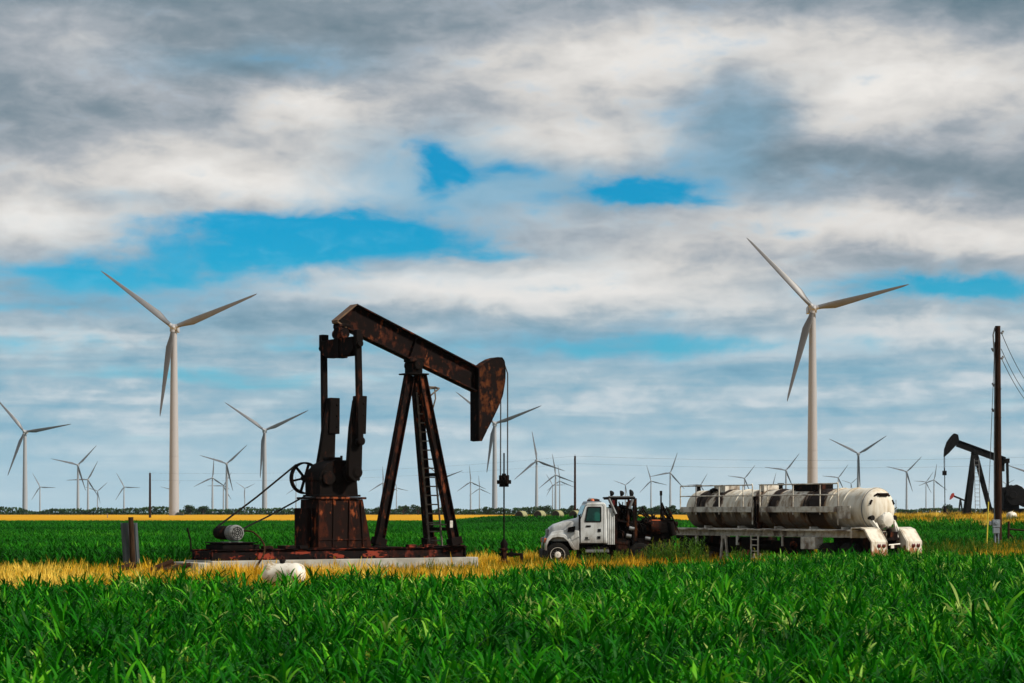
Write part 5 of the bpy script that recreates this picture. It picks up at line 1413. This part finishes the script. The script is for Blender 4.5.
for i, (dz0, lab) in enumerate(((.5, "topmost of three wires leaving the tall utility pole to the right"), (1.55, "middle of three wires leaving the tall utility pole to the right"), (2.1, "lowest of three wires leaving the tall utility pole to the right"))):
    wire((at(998, POY) + .2, POY, PT - dz0 + .1), (NPX, NPY, 13.7 - dz0 * 0.9), 0.9, .022, lab)
wire((at(998, POY) - .2, POY, PT - 1.0), (at(986.6, 125), 125, 0), 0, .02, "taut guy wire from the tall utility pole down to the yellow marker", "guy_wire", None, 2)
gm = MB(); ga, gb_ = Vector((at(998, POY) - .2, POY, PT - 1.0)), Vector((at(986.6, 125), 125, 0)); dv_ = (ga - gb_).normalized()
gm.cyl(gb_ + dv_ * .15, gb_ + dv_ * 3.0, .045, .04, n=10); o = gm.build("guy_marker", M['yellow'], None); tag(o, "bright yellow plastic guard sleeve on the guy wire beside the utility pole", "guy marker")
fpoles = {}
for key, px, Y, top, lab in (('a', 150, 475, 473, "thin dark pole standing alone in the wheat left of the large left turbine"), ('b', 575, 455, 456, "thin dark pole behind the hay bales just left of the truck cab"), ('c', 1150, 440, 452, "thin dark pole beyond the right edge carrying the far wires")):
    t = thing("wooden_pole", lab, "pole", (at(px, Y), Y, 0), 0, "far line of thin poles")
    h_ = CAM_H + (HOR - top) / F * Y; q = MB(); q.tube([(0, 0, 0), (0, 0, h_)], [.30, .22], 10); q.build("shaft", M['pole'], t)
    q = MB(); q.cyl((0, 0, h_ - .02), (0, 0, h_ + .35), .06, n=6); q.build("insulator", M['steel'], t); fpoles[key] = (at(px, Y), Y, h_)
for i, (dz_, lab) in enumerate(((.0, "upper far wire running above the truck and trailer"), (1.7, "lower far wire running above the truck and trailer"))):
    a, b_ = fpoles['b'], fpoles['c']; wire((a[0], a[1], a[2] - dz_), (b_[0], b_[1], b_[2] - dz_), 1.4, .016, lab, n=24)
for i, (dz_, lab) in enumerate(((.0, "upper far wire crossing behind the rusty pump jack"), (1.7, "lower far wire crossing behind the rusty pump jack"))):
    a, b_ = fpoles['a'], fpoles['b']; wire((a[0], a[1], a[2] - dz_), (b_[0], b_[1], b_[2] - dz_), 1.4, .012, lab, n=24)
# thin marker pipes in the wheat
for px, Y, h_, lab in ((107.5, 470, 1.9, "thin pale marker pipe in the wheat left of the thin pole"), (896, 620, 6.0, "thin bare mast on the horizon right of the trailer's rear end")):
    q = MB(); q.cyl((0, 0, 0), (0, 0, h_), .10, .08, n=8); q.cyl((0, 0, h_), (0, 0, h_ + .12), .12, n=8); o = q.build("marker_pipe", M['steel'], None); o.location = (at(px, Y), Y, 0); tag(o, lab, "marker")

# ------------------------------------------------------------------ fence by the pole
FY = 128.0
fn_ = thing("field_fence", "dark rail fence with a braced corner post beside the utility pole", "fence", (at(1008.5, FY), FY, 0), R(-20))
for xx, h_ in ((0, 1.75), (1.15, 1.35), (1.9, 1.3), (2.9, 1.3), (3.9, 1.3)):
    q = MB(); q.tube([(xx, 0, 0), (xx + .02, 0, h_)], [.085 if xx == 0 else .06, .075 if xx == 0 else .05], 10); q.build("post", M['wood'], fn_)
q = MB(); q.tube([(0, 0, 1.25), (4.0, 0, .95)], .06, 8); q.build("rail", M['wood'], fn_)
q = MB(); q.tube([(0.05, 0, .95), (.85, 0, .05)], .055, 8); q.build("brace", M['wood'], fn_)
q = MB()
for z_ in (.35, .65): q.tube([(0, .06, z_), (4.0, .06, z_ - .05)], .012, 5)
q.build("fence_wire", M['wire'], fn_)

# ------------------------------------------------------------------ black pump jack on the rise
BY = 222.0
bx0 = at(974.7, BY); bz0 = 1.84
bp_ = Frame(bx0, BY, 0.0)
def Bz(px, py, y=0.0): x_, z_ = bp_(px, py, y); return (x_, z_ - bz0)
bj = thing("pump_jack", "black pump jack on a low rise, its horsehead facing left", "pump jack", (bx0, BY, bz0), 0)
q = MB(); q.prism([Bz(*p) for p in ((944.0, 457), (944.6, 449), (947, 442), (950.5, 437), (954, 433.4), (957.6, 434.8), (958.6, 440.5), (955, 446), (948.5, 453))], -.35, .35); q.build("horsehead", M['black'], bj, 30, .03)
q = MB(); q.prism([Bz(*p) for p in ((957, 439.8), (1005.5, 457.5), (1005.0, 463.8), (1001.4, 462.8), (956.3, 446))], -.14, .14)
a_, b_ = Bz(957, 439.8), Bz(1005.5, 457.5); q.bar((a_[0], 0, a_[1]), (b_[0], 0, b_[1]), .5, .06); a_, b_ = Bz(956.3, 446.2), Bz(1001.4, 462.8); q.bar((a_[0], 0, a_[1]), (b_[0], 0, b_[1]), .5, .06)
q.build("walking_beam", M['black'], bj, 30, .01)
for (ax_, ay_, bx_, by_, y0, y1) in ((973.5, 455.5, 966, 516, -.25, -.9), (973.9, 455.5, 966.6, 516, .25, .9), (976, 456, 991.5, 516, 0, 0)):
    a_, b_ = Bz(ax_, ay_), Bz(bx_, by_); q = MB(); q.bar((a_[0], y0, a_[1]), (b_[0], y1, b_[1]), .42, .50); q.build("leg", M['black'], bj, 30, .02)
q = MB(); c = Bz(974.7, 454.5); q.box((c[0], 0, c[1]), (.7, .7, .5)); q.cyl((c[0], -.45, c[1] + .2), (c[0], .45, c[1] + .2), .25, n=14); q.build("saddle_bearing", M['black'], bj, 30, .02)
q = MB(); la, lb2 = Bz(975.5, 459), Bz(975.5, 515)
for dx_ in (-.26, .26): q.bar((la[0] + dx_, -.5, la[1]), (lb2[0] + dx_, -1.1, lb2[1]), .06, .06, (0, 1, 0))
for i in range(14):
    t = (i + .5) / 14; q.box((la[0], -.5 - .6 * t, la[1] + (lb2[1] - la[1]) * t), (.52, .05, .05))
q.build("ladder", M['steel'], bj, 30)
q = MB(); s0, s1 = Bz(962, 517), Bz(1050, 517); q.span((s0[0], -1.2, -.1), (s1[0], 1.2, .42)); q.span((Bz(985, 515)[0], -.9, .42), (Bz(1030, 515)[0], .9, .9)); q.build("skid_base", M['black'], bj, 30, .02)
q = MB(); q.prism([Bz(*p) for p in ((1001.8, 517), (1001.8, 489), (1003.5, 487), (1010, 488.5), (1017, 492), (1018, 517))], -.8, .8); q.build("gearbox", M['black'], bj, 30, .05)
for s in (-1, 1):
    q = MB(); q.prism([Bz(*p) for p in ((1003, 495), (1005, 490), (1009, 486), (1014, 484.6), (1019, 487), (1024, 492), (1031, 499), (1035, 506), (1026, 507), (1018, 503), (1014, 506), (1008, 505), (1004, 501))], s * 1.0, s * 1.35); q.cyl((Bz(1010, 495)[0], s * .9, Bz(1010, 495)[1]), (Bz(1010, 495)[0], s * 1.45, Bz(1010, 495)[1]), .45, n=18); q.build("counterweight", M['black'], bj, 30, .05)
    q = MB(); a_, b_ = Bz(1003.8, 459), Bz(1004.6, 496); q.bar((a_[0], s * 1.5, a_[1]), (b_[0], s * 1.5, b_[1]), .22, .26); q.build("pitman_arm", M['black'], bj, 30)
q = MB(); c = Bz(1003.8, 461); q.box((c[0], 0, c[1]), (.5, 3.3, .5)); c = Bz(1002.6, 466); q.box((c[0], 0, c[1]), (.35, .5, 1.2)); q.build("equalizer", M['black'], bj, 30, .03)
for dy_ in (-.2, .2):
    q = MB(); a_, b_ = Bz(944.3, 455), Bz(944.5, 473); q.tube([(a_[0], dy_, a_[1]), (b_[0], dy_, b_[1])], .03, 6); q.build("bridle_cable", M['wire'], bj)
q = MB(); c = Bz(944.5, 473); q.box((c[0], 0, c[1]), (.35, .7, .5)); q.build("carrier_bar", M['black'], bj, 30, .02)
q = MB(); a_, b_ = Bz(944.6, 468), Bz(945, 517); q.cyl((a_[0], 0, a_[1]), (b_[0], 0, b_[1]), .05, n=8); q.build("polished_rod", M['black'], bj)
wl2 = thing("wellhead", "small black wellhead below the black pump jack's rod", "wellhead", (at(945, BY), BY, float(gz(at(945, BY), BY))), 0)
q = MB(); q.lathe([(0, .25), (.4, .25), (.42, .35), (.5, .35), (.52, .18), (1.1, .18), (1.2, .1)], (0, 0, 0), (0, 0, 1), 14); q.build("stuffing_box", M['black'], wl2)
q = MB(); q.tube([(0, 0, .35), (2.0, -.1, .32), (2.3, -.1, -.2)], .09, 8); q.build("flowline", M['black'], wl2)
q = MB(); q.lathe([(0, .02), (0, .52), (.08, .58), (.5, .6), (.75, .52), (.9, .32), (.93, .02)], (0, 0, 0), (0, 0, 1), 24); q.cyl((0, 0, .92), (0, 0, 1.0), .14, n=12)
o = q.build("chemical_tank", M['white_drum'], None, 50); Y_ = 206; o.location = (at(1011.5, Y_), Y_, float(gz(at(1011.5, Y_), Y_)) - .12); o.scale = (.9, .9, .9); tag(o, "round white plastic tank in front of the black pump jack's gearbox", "tank")

# small red-headed pump jack far behind
RY = 600.0
rx0 = at(960.5, RY); rf = Frame(rx0, RY, 0.0)
rj = thing("pump_jack", "tiny far pump jack with a red horsehead left of the black one's legs", "pump jack", (rx0, RY, 0), 0)
q = MB(); q.prism([rf(*p) for p in ((949.8, 500), (950.2, 496.5), (952, 493.2), (953.8, 493), (954.3, 495.5), (952.5, 498))], -.4, .4); q.build("horsehead", M['red_head'], rj, 30, .03)
q = MB(); q.prism([rf(*p) for p in ((953.5, 495), (966, 500.2), (966, 501.8), (953.3, 496.8))], -.25, .25); q.build("walking_beam", M['black'], rj, 30, .02)
for px, yy in ((957.6, -.7), (958.4, .7), (963.5, 0)):
    a_, b_ = rf(960.4, 498.5), rf(px, 519.5); q = MB(); q.bar((a_[0], 0, a_[1]), (b_[0], yy, b_[1]), .4, .4); q.build("leg", M['black'], rj, 30)
q = MB(); a_ = rf(957, 519)[0]; q.span((a_, -.8, 0), (a_ + 6, .8, .5)); q.span((a_ + 2.8, -.6, .5), (a_ + 4.6, .6, 2.6)); q.build("skid_base", M['black'], rj, 30)
q = MB(); a_, b_ = rf(965.6, 501), rf(966.2, 512); q.bar((a_[0], .9, a_[1]), (b_[0], .9, b_[1]), .2, .2); q.bar((a_[0], -.9, a_[1]), (b_[0], -.9, b_[1]), .2, .2); q.box((a_[0], 0, a_[1]), (.3, 2.0, .3)); q.box((b_[0] + .3, 0, b_[1] - .4), (1.8, 1.6, 1.4)); q.build("pitman_arm", M['black'], rj, 30)

# ------------------------------------------------------------------ thin summer haze
hz = MB(); hz.span((-9300, -3300, -1.0), (9300, 14300, 215.0))
hm_ = bpy.data.materials.new("haze_air"); hm_.use_nodes = True
hn_ = hm_.node_tree
for n in list(hn_.nodes): hn_.nodes.remove(n)
pv = hn_.nodes.new("ShaderNodeVolumePrincipled")
pv.inputs["Color"].default_value = (0.66, 0.83, 0.98, 1); pv.inputs["Density"].default_value = 0.00003; pv.inputs["Anisotropy"].default_value = 0.0
ho_ = hn_.nodes.new("ShaderNodeOutputMaterial"); hn_.links.new(pv.outputs[0], ho_.inputs["Volume"])
ob = hz.build("haze", hm_, None, 0); tag(ob, "thin pale blue haze over the plain", "haze", kind="stuff")
